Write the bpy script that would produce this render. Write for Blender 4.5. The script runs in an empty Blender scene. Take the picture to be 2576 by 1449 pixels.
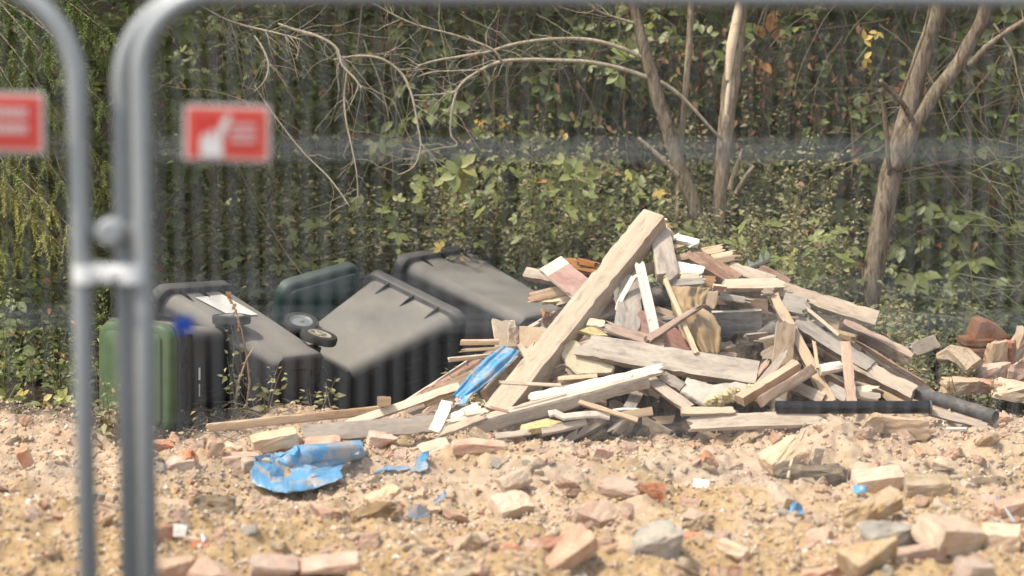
import bpy, math, random
import numpy as np
from mathutils import Vector, Matrix, Euler, noise as mn

# ------------------------------------------------------------------ camera, sky, sun, exposure
scene = bpy.context.scene
col = scene.collection
R = math.radians
PITCH = R(6.7); CAMZ = 1.9; FPX = 5402.0          # focal length in pixels of a 2576 wide frame
cam_d = bpy.data.cameras.new("camera"); cam = bpy.data.objects.new("camera", cam_d); col.objects.link(cam)
cam.location = (0, 0, CAMZ); cam.rotation_euler = (R(90) - PITCH, 0, 0)
cam_d.sensor_width = 36; cam_d.lens = 36 * FPX / 2576
cam_d.clip_start = 0.05; cam_d.clip_end = 2000
cam_d.dof.use_dof = True; cam_d.dof.focus_distance = 11.0; cam_d.dof.aperture_fstop = 1.6
scene.camera = cam
SUN_DIR = Vector((-0.46, -0.22, 0.86)).normalized()    # towards the sun
world = bpy.data.worlds.new("World"); scene.world = world; world.use_nodes = True
nt = world.node_tree; nt.nodes.clear()
sky = nt.nodes.new("ShaderNodeTexSky"); sky.sky_type = 'NISHITA'; sky.sun_disc = False
sky.sun_elevation = math.asin(SUN_DIR.z); sky.sun_rotation = math.atan2(SUN_DIR.x, SUN_DIR.y)
sky.dust_density = 2.5; sky.air_density = 1.0
bgn = nt.nodes.new("ShaderNodeBackground"); bgn.inputs[1].default_value = 0.15
won = nt.nodes.new("ShaderNodeOutputWorld")
hz = nt.nodes.new("ShaderNodeHueSaturation"); hz.inputs['Saturation'].default_value = .38     # thin high haze whitens the sky
nt.links.new(sky.outputs[0], hz.inputs['Color']); nt.links.new(hz.outputs[0], bgn.inputs[0]); nt.links.new(bgn.outputs[0], won.inputs[0])
sun_d = bpy.data.lights.new("sun", 'SUN'); sun_d.energy = 2.8; sun_d.angle = R(5); sun_d.color = (1.0, 0.92, 0.78)
sun = bpy.data.objects.new("sun", sun_d); col.objects.link(sun)
sun.rotation_euler = SUN_DIR.to_track_quat('Z', 'Y').to_euler()
scene.view_settings.view_transform = 'Standard'; scene.view_settings.look = 'None'
scene.view_settings.exposure = 0.70; scene.view_settings.gamma = 1.0
scene.render.engine = 'CYCLES'; scene.cycles.use_denoising = True
scene.cycles.max_bounces = 8; scene.cycles.transparent_max_bounces = 8

# ------------------------------------------------------------------ measuring helpers
AX = Vector((0, math.cos(PITCH), -math.sin(PITCH))); UP = Vector((0, math.sin(PITCH), math.cos(PITCH)))
CAM = Vector((0, 0, CAMZ))
def ray(px, py):
    return AX + Vector((1, 0, 0)) * ((px - 1288) / FPX) + UP * ((724.5 - py) / FPX)
def at(px, py, Y):                                   # survey point at distance Y north of the camera
    d = ray(px, py); return CAM + d * (Y / d.y)
REG = {0: (0, 0, 1), 1: (1100.2, 805, .20833), 2: (1301.4, 523.2, .20833), 3: (1502.7, 724.5, .20833), 4: (1677.1, 576.9, .20833),
       5: (1945.4, 791.6, .20833), 6: (375.7, 590.3, .20833), 7: (375.7, 791.6, .20833), 8: (2173.5, 737.9, .15625),
       12: (858.7, 0, .33333), 13: (1717.3, 0, .33333),
       15: (858.7, 483, .33333), 16: (1717.3, 483, .33333), 17: (0, 966, .33333), 18: (858.7, 966, .33333), 19: (1717.3, 966, .33333)}
def sv(reg, x, y):
    ox, oy, s = REG[reg]; return ox + x * s, oy + y * s
def sat(reg, x, y, Y): return at(*sv(reg, x, y), Y)

# numpy value noise
_rs = np.random.RandomState(7); _T = _rs.rand(256, 256)
def vn(x, y):
    xi = np.floor(x).astype(int); yi = np.floor(y).astype(int); fx = x - xi; fy = y - yi
    fx = fx * fx * (3 - 2 * fx); fy = fy * fy * (3 - 2 * fy)
    a = _T[xi % 256, yi % 256]; b = _T[(xi + 1) % 256, yi % 256]; c = _T[xi % 256, (yi + 1) % 256]; d = _T[(xi + 1) % 256, (yi + 1) % 256]
    return (a * (1 - fx) + b * fx) * (1 - fy) + (c * (1 - fx) + d * fx) * fy - .5
def ss(a, b, x):
    t = np.clip((x - a) / (b - a), 0, 1); return t * t * (3 - 2 * t)
def gz(x, y):
    x = np.asarray(x, float); y = np.asarray(y, float)
    near = ss(5.6, 6.6, y) * (1 - ss(10.3, 11.2, y)) * (1 - ss(5, 7, np.abs(x)))
    z = near * (.22 * vn(x * 1.3 + 3, y * 1.5 + 9) + .10 * vn(x * 4 + 31, y * 4.6) + .055 * vn(x * 11, y * 11 + 5) + .034 * vn(x * 27, y * 27) + .03 * np.abs(vn(x * 19 + 3, y * 19)))
    z = z + near * (.014 * vn(x * 70 + 9, y * 70))
    z = z - .13 * ss(10.3, 11.1, y) - .07 * ss(11.2, 11.9, y) + .03 * vn(x * 2, y * 2) * ss(10.5, 11, y)
    z = z + 5.0 * ss(14.6, 24, y) * (1 - ss(60, 140, y)) + 0.25 * np.exp(-((x + 2.9) / .9) ** 2 - ((y - 11.6) / 1.2) ** 2)
    return z
def gzs(x, y): return float(gz(x, y))
def ground_at(px, py):
    d = ray(px, py); t = 5.0
    for _ in range(60):
        p = CAM + d * t
        t += (p.z - gzs(p.x, p.y)) / -d.z * .6 if d.z < -1e-3 else 0
    return CAM + d * t

# ------------------------------------------------------------------ object helpers
def tag(o, label=None, cat=None, group=None, kind=None):
    if label: o['label'] = label
    if cat: o['category'] = cat
    if group: o['group'] = group
    if kind: o['kind'] = kind
    return o
def empty(name, loc=(0, 0, 0), M=None):
    o = bpy.data.objects.new(name, None); col.objects.link(o); o.empty_display_size = .1
    if M is not None: o.matrix_world = M
    else: o.location = loc
    return o
class MB:
    def __init__(s): s.v = []; s.f = []; s.m = []; s.t = []
    def add(s, v, f, mi=0, tint=0.5):
        b = len(s.v); s.v += [tuple(p) for p in v]; s.f += [tuple(i + b for i in q) for q in f]; s.m += [mi] * len(f); s.t += [tint] * len(v); return s
    def box(s, c, d, M=None, mi=0):
        c = Vector(c); v = [Vector((c.x + d[0] * (i - .5), c.y + d[1] * (j - .5), c.z + d[2] * (k - .5))) for i in (0, 1) for j in (0, 1) for k in (0, 1)]
        if M is not None: v = [M @ p for p in v]
        return s.add(v, [(0, 1, 3, 2), (4, 6, 7, 5), (0, 4, 5, 1), (2, 3, 7, 6), (0, 2, 6, 4), (1, 5, 7, 3)], mi)
    def tube(s, pts, rad, n=8, cap=True, mi=0, wob=0, tint=.5):
        pts = [Vector(p) for p in pts]
        if not hasattr(rad, '__len__'): rad = [rad] * len(pts)
        v = []; u = None
        for i, p in enumerate(pts):
            d = (pts[min(i + 1, len(pts) - 1)] - pts[max(i - 1, 0)])
            if d.length < 1e-9: d = Vector((0, 0, 1))
            d.normalize()
            if u is None: u = d.orthogonal().normalized()
            u = (u - d * u.dot(d))
            u = u.normalized() if u.length > 1e-6 else d.orthogonal().normalized()
            w = d.cross(u)
            for k in range(n):
                a = 2 * math.pi * k / n; r = rad[i]
                if wob: r *= 1 + wob * mn.noise(p * 9 + Vector((math.cos(a) * 1.7, math.sin(a) * 1.7, 3)))
                v.append(p + u * math.cos(a) * r + w * math.sin(a) * r)
        f = []
        for i in range(len(pts) - 1):
            for k in range(n): f.append((i * n + k, i * n + (k + 1) % n, (i + 1) * n + (k + 1) % n, (i + 1) * n + k))
        if cap: f += [tuple(range(n - 1, -1, -1)), tuple((len(pts) - 1) * n + k for k in range(n))]
        return s.add(v, f, mi, tint)
    def loft(s, rings, cap0=True, cap1=True, mi=0):
        n = len(rings[0]); v = [p for r in rings for p in r]; f = []
        for i in range(len(rings) - 1):
            for k in range(n): f.append((i * n + k, i * n + (k + 1) % n, (i + 1) * n + (k + 1) % n, (i + 1) * n + k))
        if cap0: f.append(tuple(range(n - 1, -1, -1)))
        if cap1: f.append(tuple((len(rings) - 1) * n + k for k in range(n)))
        return s.add(v, f, mi)
    def grid(s, P, mi=0):                                 # P[i][j] points
        a = len(P); b = len(P[0]); v = [p for r in P for p in r]
        return s.add(v, [(i * b + j, (i + 1) * b + j, (i + 1) * b + j + 1, i * b + j + 1) for i in range(a - 1) for j in range(b - 1)], mi)
    def build(s, name, mats, parent=None, smooth=False, M=None, bevel=0, tint=False):
        me = bpy.data.meshes.new(name); me.from_pydata(s.v, [], s.f); me.update()
        if not isinstance(mats, (list, tuple)): mats = [mats]
        for m in mats: me.materials.append(m)
        if any(s.m): me.polygons.foreach_set('material_index', s.m)
        if smooth: me.polygons.foreach_set('use_smooth', [True] * len(s.f))
        if tint:
            a = me.attributes.new('tint', 'FLOAT', 'POINT'); a.data.foreach_set('value', s.t)
        o = bpy.data.objects.new(name, me); col.objects.link(o)
        if parent is not None: o.parent = parent
        if M is not None: o.matrix_world = M
        if bevel:
            b = o.modifiers.new('bevel', 'BEVEL'); b.width = bevel; b.segments = 2; b.limit_method = 'ANGLE'; b.angle_limit = R(35)
        return o
def copy_tree(o, parent=None):
    c = o.copy(); col.objects.link(c); c.parent = parent
    for ch in [k for k in o.children]: copy_tree(ch, c)
    return c

# ------------------------------------------------------------------ materials
def newmat(name):
    m = bpy.data.materials.new(name); m.use_nodes = True
    n = m.node_tree.nodes; return m, m.node_tree, n["Principled BSDF"], n["Material Output"]
def nd(t, typ, **kw):
    n = t.nodes.new(typ)
    for k, v in kw.items(): setattr(n, k, v)
    return n
def ramp(t, fac, stops, interp='LINEAR'):
    r = nd(t, "ShaderNodeValToRGB"); r.color_ramp.interpolation = interp
    e = r.color_ramp.elements
    while len(e) < len(stops): e.new(0.5)
    for el, (p, c) in zip(e, stops): el.position = p; el.color = (*c, 1) if len(c) == 3 else c
    t.links.new(fac, r.inputs[0]); return r.outputs[0]
def noise(t, vec, scale, detail=4, rough=.55, dist=0):
    n = nd(t, "ShaderNodeTexNoise"); n.inputs['Scale'].default_value = scale; n.inputs['Detail'].default_value = detail
    n.inputs['Roughness'].default_value = rough; n.inputs['Distortion'].default_value = dist
    if vec is not None: t.links.new(vec, n.inputs['Vector'])
    return n.outputs[0]
def mixc(t, fac, a, b, mode='MIX'):
    m = nd(t, "ShaderNodeMix", data_type='RGBA', blend_type=mode)
    for s, i in ((fac, 0), (a, 6), (b, 7)):
        if hasattr(s, 'is_linked'): t.links.new(s, m.inputs[i])
        elif i == 0: m.inputs[0].default_value = s
        else: m.inputs[i].default_value = (*s, 1)
    return m.outputs[2]
def mapr(t, v, a, b, c=0, d=1):
    m = nd(t, "ShaderNodeMapRange"); t.links.new(v, m.inputs[0])
    for i, x in enumerate((a, b, c, d)): m.inputs[i + 1].default_value = x
    return m.outputs[0]
def mth(t, op, a, b=0.0):
    m = nd(t, "ShaderNodeMath", operation=op)
    for i, s in enumerate((a, b)):
        if hasattr(s, 'is_linked'): t.links.new(s, m.inputs[i])
        else: m.inputs[i].default_value = s
    return m.outputs[0]
def bump(t, bs, h, strength=.4, dist=.01):
    b = nd(t, "ShaderNodeBump"); b.inputs['Strength'].default_value = strength; b.inputs['Distance'].default_value = dist
    t.links.new(h, b.inputs['Height']); t.links.new(b.outputs[0], bs.inputs['Normal'])
def vary(t, c, amt=.3, sat=.15):
    oi = nd(t, "ShaderNodeObjectInfo"); h = nd(t, "ShaderNodeHueSaturation")
    t.links.new(mapr(t, oi.outputs['Random'], 0, 1, 1 - amt, 1 + amt), h.inputs['Value'])
    r2 = mth(t, 'FRACT', mth(t, 'MULTIPLY', oi.outputs['Random'], 7.31))
    t.links.new(mapr(t, r2, 0, 1, 1 - sat, 1 + sat), h.inputs['Saturation'])
    t.links.new(c, h.inputs['Color']); return h.outputs[0]
def objvec(t, scale=(1, 1, 1), rnd=True):
    tc = nd(t, "ShaderNodeTexCoord"); mp = nd(t, "ShaderNodeMapping"); mp.inputs['Scale'].default_value = scale
    v = tc.outputs['Object']
    if rnd:
        oi = nd(t, "ShaderNodeObjectInfo"); va = nd(t, "ShaderNodeVectorMath", operation='ADD')
        t.links.new(v, va.inputs[0]); cb = nd(t, "ShaderNodeCombineXYZ"); k = mth(t, 'MULTIPLY', oi.outputs['Random'], 37.0)
        for i in range(3): t.links.new(k, cb.inputs[i])
        t.links.new(cb.outputs[0], va.inputs[1]); v = va.outputs[0]
    t.links.new(v, mp.inputs['Vector']); return mp.outputs[0]
def wood(name, base, dark, dust, dustamt=.5, rough=.8, spots=None, var=.16):
    m, t, bs, out = newmat(name)
    g = noise(t, objvec(t, (2.2, 55, 55)), 1.0, 5, .6, .6)
    c = ramp(t, g, [(.30, dark), (.50, base), (.72, [min(1, x * 1.16) for x in base])])
    l = noise(t, objvec(t, (3, 9, 9)), 1.0, 4, .6)
    fine = noise(t, objvec(t, (24, 60, 60)), 1.0, 3)
    c = mixc(t, mth(t, 'MULTIPLY', mapr(t, mth(t, 'ADD', l, mth(t, 'MULTIPLY', mth(t, 'SUBTRACT', fine, .5), .5)), .5 - dustamt * .35, .72 - dustamt * .2), .88), c, dust)
    if spots:
        s = noise(t, objvec(t, (26, 26, 26)), 1.0, 3, .7)
        c = mixc(t, mapr(t, s, spots[0], spots[0] + .03), c, spots[1])
    dn = noise(t, objvec(t, (7, 26, 26)), 1.0, 5, .7, .8)
    c = mixc(t, mapr(t, dn, .56, .70, 0, .62), c, [x * .42 + .01 for x in base])
    c = vary(t, c, var, .12); t.links.new(c, bs.inputs['Base Color']); bs.inputs['Roughness'].default_value = rough
    bs.inputs['Specular IOR Level'].default_value = .25
    bump(t, bs, mth(t, 'ADD', g, mth(t, 'MULTIPLY', fine, .5)), .35, .004); return m
def blotch(name, cs, scale, rough=.9, fine=120, var=.2, bumpd=.01, bstr=.5, coords='obj', sat=.15):
    m, t, bs, out = newmat(name)
    if coords == 'obj': v = objvec(t)
    else:
        g = nd(t, "ShaderNodeNewGeometry"); v = g.outputs['Position']
    n1 = noise(t, v, scale, 6, .62, .3); n2 = noise(t, v, fine, 3, .6)
    f = mth(t, 'ADD', n1, mth(t, 'MULTIPLY', mth(t, 'SUBTRACT', n2, .5), .35))
    k = len(cs); c = ramp(t, f, [(.30 + .4 * i / (k - 1), x) for i, x in enumerate(cs)])
    if var: c = vary(t, c, var, sat)
    t.links.new(c, bs.inputs['Base Color']); bs.inputs['Roughness'].default_value = rough; bs.inputs['Specular IOR Level'].default_value = .2
    bump(t, bs, mth(t, 'ADD', n1, mth(t, 'MULTIPLY', n2, .4)), bstr, bumpd); return m
def plain(name, c, rough=.5, metal=0, spec=.5, var=0, bumpscale=0, bstr=.2):
    m, t, bs, out = newmat(name); bs.inputs['Base Color'].default_value = (*c, 1); bs.inputs['Roughness'].default_value = rough
    bs.inputs['Metallic'].default_value = metal; bs.inputs['Specular IOR Level'].default_value = spec
    v = objvec(t); n = noise(t, v, bumpscale or 40, 4)
    cc = mixc(t, mapr(t, n, .35, .7, 0, .35), c, [x * .7 for x in c])
    if var: cc = vary(t, cc, var)
    t.links.new(cc, bs.inputs['Base Color'])
    t.links.new(mapr(t, n, .3, .7, max(0, rough - .1), min(1, rough + .1)), bs.inputs['Roughness'])
    if bumpscale: bump(t, bs, n, bstr, .004)
    return m
def leafmat(name, stops, rough=.5, trans=.25, spec=.4):
    m, t, bs, out = newmat(name)
    a = nd(t, "ShaderNodeAttribute", attribute_name='tint'); c = ramp(t, a.outputs['Fac'], stops)
    g = nd(t, "ShaderNodeNewGeometry"); n = noise(t, g.outputs['Position'], 90, 2)
    c = mixc(t, mapr(t, n, .4, .7, 0, .3), c, [.16, .16, .09])
    t.links.new(c, bs.inputs['Base Color']); bs.inputs['Roughness'].default_value = rough; bs.inputs['Specular IOR Level'].default_value = spec
    tr = nd(t, "ShaderNodeBsdfTranslucent"); t.links.new(c, tr.inputs[0])
    mx = nd(t, "ShaderNodeMixShader"); mx.inputs[0].default_value = trans
    t.links.new(bs.outputs[0], mx.inputs[1]); t.links.new(tr.outputs[0], mx.inputs[2]); t.links.new(mx.outputs[0], out.inputs[0]); return m

DUST = (.50, .40, .28)
W = dict(
    pine=wood("fresh_pine", (.54, .40, .26), (.38, .26, .16), (.56, .43, .30), .35),
    cream=wood("fresh_split_wood", (.66, .53, .38), (.50, .37, .24), (.62, .51, .38), .35),
    post=wood("dusty_post_wood", (.46, .365, .265), (.30, .225, .15), (.53, .445, .345), .65, spots=(.72, (.30, .20, .13))),
    grey=wood("weathered_grey_wood", (.29, .25, .215), (.16, .13, .11), (.45, .39, .32), .5, spots=(.72, (.16, .12, .10))),
    greyd=wood("dark_weathered_wood", (.22, .165, .12), (.11, .08, .06), (.36, .28, .20), .3),
    brown=wood("brown_painted_wood", (.20, .12, .085), (.12, .07, .05), (.36, .26, .19), .3, spots=(.71, (.55, .47, .4))),
    tan=wood("dusty_tan_wood", (.36, .28, .21), (.23, .165, .115), (.50, .42, .325), .6, spots=(.73, (.22, .15, .10))),
    orange=wood("orange_wood", (.38, .25, .155), (.25, .14, .075), (.50, .38, .26), .4),
    rot=wood("rotten_orange_wood", (.36, .17, .07), (.14, .06, .03), (.46, .30, .17), .15),
    maroon=wood("maroon_painted_board", (.30, .155, .125), (.25, .12, .10), (.40, .27, .22), .45, spots=(.73, (.55, .48, .4))),
    salmon=wood("salmon_stained_wood", (.40, .27, .20), (.27, .17, .12), (.54, .39, .29), .45),
    white=wood("flaking_white_paint", (.72, .66, .57), (.50, .40, .30), (.66, .57, .46), .35, spots=(.66, (.30, .20, .13))),
    whiteb=wood("clean_white_board", (.80, .74, .62), (.70, .62, .48), (.78, .71, .58), .3),
    slate=wood("grey_painted_board", (.115, .11, .10), (.07, .065, .06), (.26, .22, .17), .25, spots=(.70, (.38, .34, .28))),
    sawn=wood("sawn_brown_timber", (.25, .165, .10), (.15, .09, .05), (.36, .26, .17), .3),
)
PVC = plain("white_plastic", (.74, .72, .65), .4, var=.06)
def lattice(Lx, Wy, Tz, nx, ny, seed, jagA=0, jagB=0, warp=.003, taper=1.0, bare=0, bow=0):
    rng = random.Random(seed); nz = 2; idx = {}; V = []; Fc = []; Mi = []
    ja = [rng.uniform(-1, 1) * jagA for _ in range((ny + 1) * 3)]; jb = [rng.uniform(-1, 1) * jagB for _ in range((ny + 1) * 3)]
    off = Vector((rng.uniform(0, 99), rng.uniform(0, 99), rng.uniform(0, 99)))
    def P(i, j, k):
        if (i, j, k) in idx: return idx[i, j, k]
        u = i / nx; s = 1 + (taper - 1) * u
        x = (u - .5) * Lx; y = (j / ny - .5) * Wy * s; z = (k / nz - .5) * Tz
        if i == 0: x += ja[j * 3 + k] + .25 * jagA
        if i == nx: x += jb[j * 3 + k] - .25 * jagB
        if i == 1: x += ja[j * 3 + k] * .6 * (Lx / nx > jagA)
        q = Vector((x * 5, y * 14, z * 14)) + off
        ed = 1.0 if (j in (0, ny) or k in (0, nz)) else .6
        y += warp * ed * mn.noise(q) + bow * (4 * (u - .5) ** 2 - 1) * .3
        z += warp * ed * mn.noise(q + Vector((50, 0, 0))) + bow * (4 * (u - .5) ** 2 - 1)
        # worn corners and chipped edges
        if j in (0, ny): y -= math.copysign(min(Wy * .10, max(0, mn.noise(Vector((x * 24, k * .9, j)) + off) - .22) * .03), j - .5)
        if j in (0, ny) and k in (0, nz): y *= 1 - .035 - .05 * abs(mn.noise(q * 3)); z *= 1 - .06 - .07 * abs(mn.noise(q * 3))
        idx[i, j, k] = len(V); V.append((x, y, z)); return idx[i, j, k]
    def q(a, b, c, d, mi=0): Fc.append((P(*a), P(*b), P(*c), P(*d))); Mi.append(mi)
    for i in range(nx):
        for j in range(ny):
            br = 2 if (i + .5) / nx < bare else 0
            q((i, j, nz), (i + 1, j, nz), (i + 1, j + 1, nz), (i, j + 1, nz), br); q((i, j, 0), (i, j + 1, 0), (i + 1, j + 1, 0), (i + 1, j, 0), br)
        for k in range(nz):
            q((i, 0, k), (i + 1, 0, k), (i + 1, 0, k + 1), (i, 0, k + 1), 1); q((i, ny, k), (i, ny, k + 1), (i + 1, ny, k + 1), (i + 1, ny, k), 1)
    for j in range(ny):
        for k in range(nz):
            q((0, j, k), (0, j, k + 1), (0, j + 1, k + 1), (0, j + 1, k), 1); q((nx, j, k), (nx, j + 1, k), (nx, j + 1, k + 1), (nx, j, k + 1), 1)
    return V, Fc, Mi
_pn = [0]
def plank_between(A, B, w, t, tilt, mat, edge=None, jag=(0, 0), name='plank', warp=.003, taper=1.0, bare=0, bow=0):
    _pn[0] += 1; w = w * 1.16; t = t * 1.25
    ax = (B - A); L = ax.length; ax.normalize()
    v = ((A + B) / 2 - CAM).normalized(); n = -v + ax * v.dot(ax); n.normalize()
    if n.z < 0 and abs(n.z) > .9: n = -n
    wv = n.cross(ax)
    sgn = 1 if (Matrix.Rotation(.3, 3, ax) @ n).z > n.z else -1
    n = Matrix.Rotation(R(tilt) * sgn, 3, ax) @ n; wv = n.cross(ax)
    M = Matrix((ax, wv, n)).transposed().to_4x4()
    M.translation = (A + B) / 2 - n * t / 2
    V, Fc, Mi = lattice(L, w, t, max(8, int(L / .035)), 5 if w > .03 else 3, _pn[0], jag[0], jag[1], warp, taper, bare, bow)
    mb = MB(); mb.v = V; mb.f = Fc; mb.m = Mi; mb.t = [.5] * len(V)
    e = W[edge] if edge else W[mat]
    return mb.build(name, [W[mat], e, W['cream']], M=M)

# ------------------------------------------------------------------ ground
def make_ground():
    def axis(lo, hi, step, far):
        a = list(np.arange(lo, hi + 1e-6, step)); s = step; x = hi; up = []
        while x < far: s *= 1.35; x += s; up.append(x)
        s = step; x = lo; dn = []
        while x > -far: s *= 1.35; x -= s; dn.append(x)
        return np.array(dn[::-1] + a + up)
    xs = axis(-2.9, 2.9, .0135, 320); ys = axis(6.9, 11.4, .014, 330)
    X, Y = np.meshgrid(xs, ys, indexing='ij'); Z = gz(X, Y); nx, ny = X.shape
    me = bpy.data.meshes.new("ground"); V = np.stack([X, Y, Z], -1).reshape(-1, 3)
    i, j = np.meshgrid(np.arange(nx - 1), np.arange(ny - 1), indexing='ij'); a = i * ny + j
    Q = np.stack([a, a + ny, a + ny + 1, a + 1], -1).reshape(-1, 4)
    me.vertices.add(len(V)); me.vertices.foreach_set('co', V.ravel()); me.loops.add(Q.size); me.loops.foreach_set('vertex_index', Q.ravel().astype(np.int32))
    me.polygons.add(len(Q)); me.polygons.foreach_set('loop_start', np.arange(0, Q.size, 4, dtype=np.int32)); me.update()
    m, t, bs, out = newmat("rubble_soil")
    g = nd(t, "ShaderNodeNewGeometry"); p = g.outputs['Position']; sp = nd(t, "ShaderNodeSeparateXYZ"); t.links.new(p, sp.inputs[0])
    n1 = noise(t, p, 1.3, 5, .6, .4); n2 = noise(t, p, 14, 5, .65); n3 = noise(t, p, 130, 3, .6); n4 = noise(t, p, 5, 5, .6)
    pale = ramp(t, n2, [(.28, (.33, .235, .155)), (.5, (.47, .355, .25)), (.75, (.57, .455, .34))])
    pink = ramp(t, n2, [(.3, (.42, .27, .18)), (.7, (.58, .43, .30))])
    och = ramp(t, n2, [(.28, (.26, .165, .075)), (.5, (.41, .28, .14)), (.75, (.52, .385, .225))])
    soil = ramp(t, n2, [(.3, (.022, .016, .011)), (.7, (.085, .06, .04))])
    soil = mixc(t, mapr(t, sp.outputs['Y'], 11.6, 12.6), soil, (.016, .013, .009))  # soil further back darkened so the gaps in the thicket look shaded
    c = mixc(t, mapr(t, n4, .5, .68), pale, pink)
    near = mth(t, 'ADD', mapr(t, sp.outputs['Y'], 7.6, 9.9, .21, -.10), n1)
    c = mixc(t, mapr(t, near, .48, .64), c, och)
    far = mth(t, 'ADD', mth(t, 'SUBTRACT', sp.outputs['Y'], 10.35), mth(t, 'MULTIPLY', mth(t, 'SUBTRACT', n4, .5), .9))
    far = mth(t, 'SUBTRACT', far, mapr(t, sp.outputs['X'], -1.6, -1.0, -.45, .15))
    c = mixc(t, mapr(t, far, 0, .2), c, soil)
    c = mixc(t, mapr(t, sp.outputs['Y'], 5.4, 6.2, 1, 0), c, (.055, .053, .05))  # unseen ground near the camera, coloured dark to cut bounce light on the fence
    c = mixc(t, mth(t, 'MULTIPLY', mapr(t, n3, .45, .75, 0, .35), mth(t, 'MULTIPLY', mapr(t, sp.outputs['Y'], 6.0, 6.4), mapr(t, sp.outputs['Y'], 10.3, 10.7, 1, 0))), c, (.57, .45, .34), 'MIX')
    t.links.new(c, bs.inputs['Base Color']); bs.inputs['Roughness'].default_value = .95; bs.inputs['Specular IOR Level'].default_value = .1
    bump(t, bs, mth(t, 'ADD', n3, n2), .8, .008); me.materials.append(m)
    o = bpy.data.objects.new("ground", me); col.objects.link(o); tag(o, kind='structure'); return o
make_ground()

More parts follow.
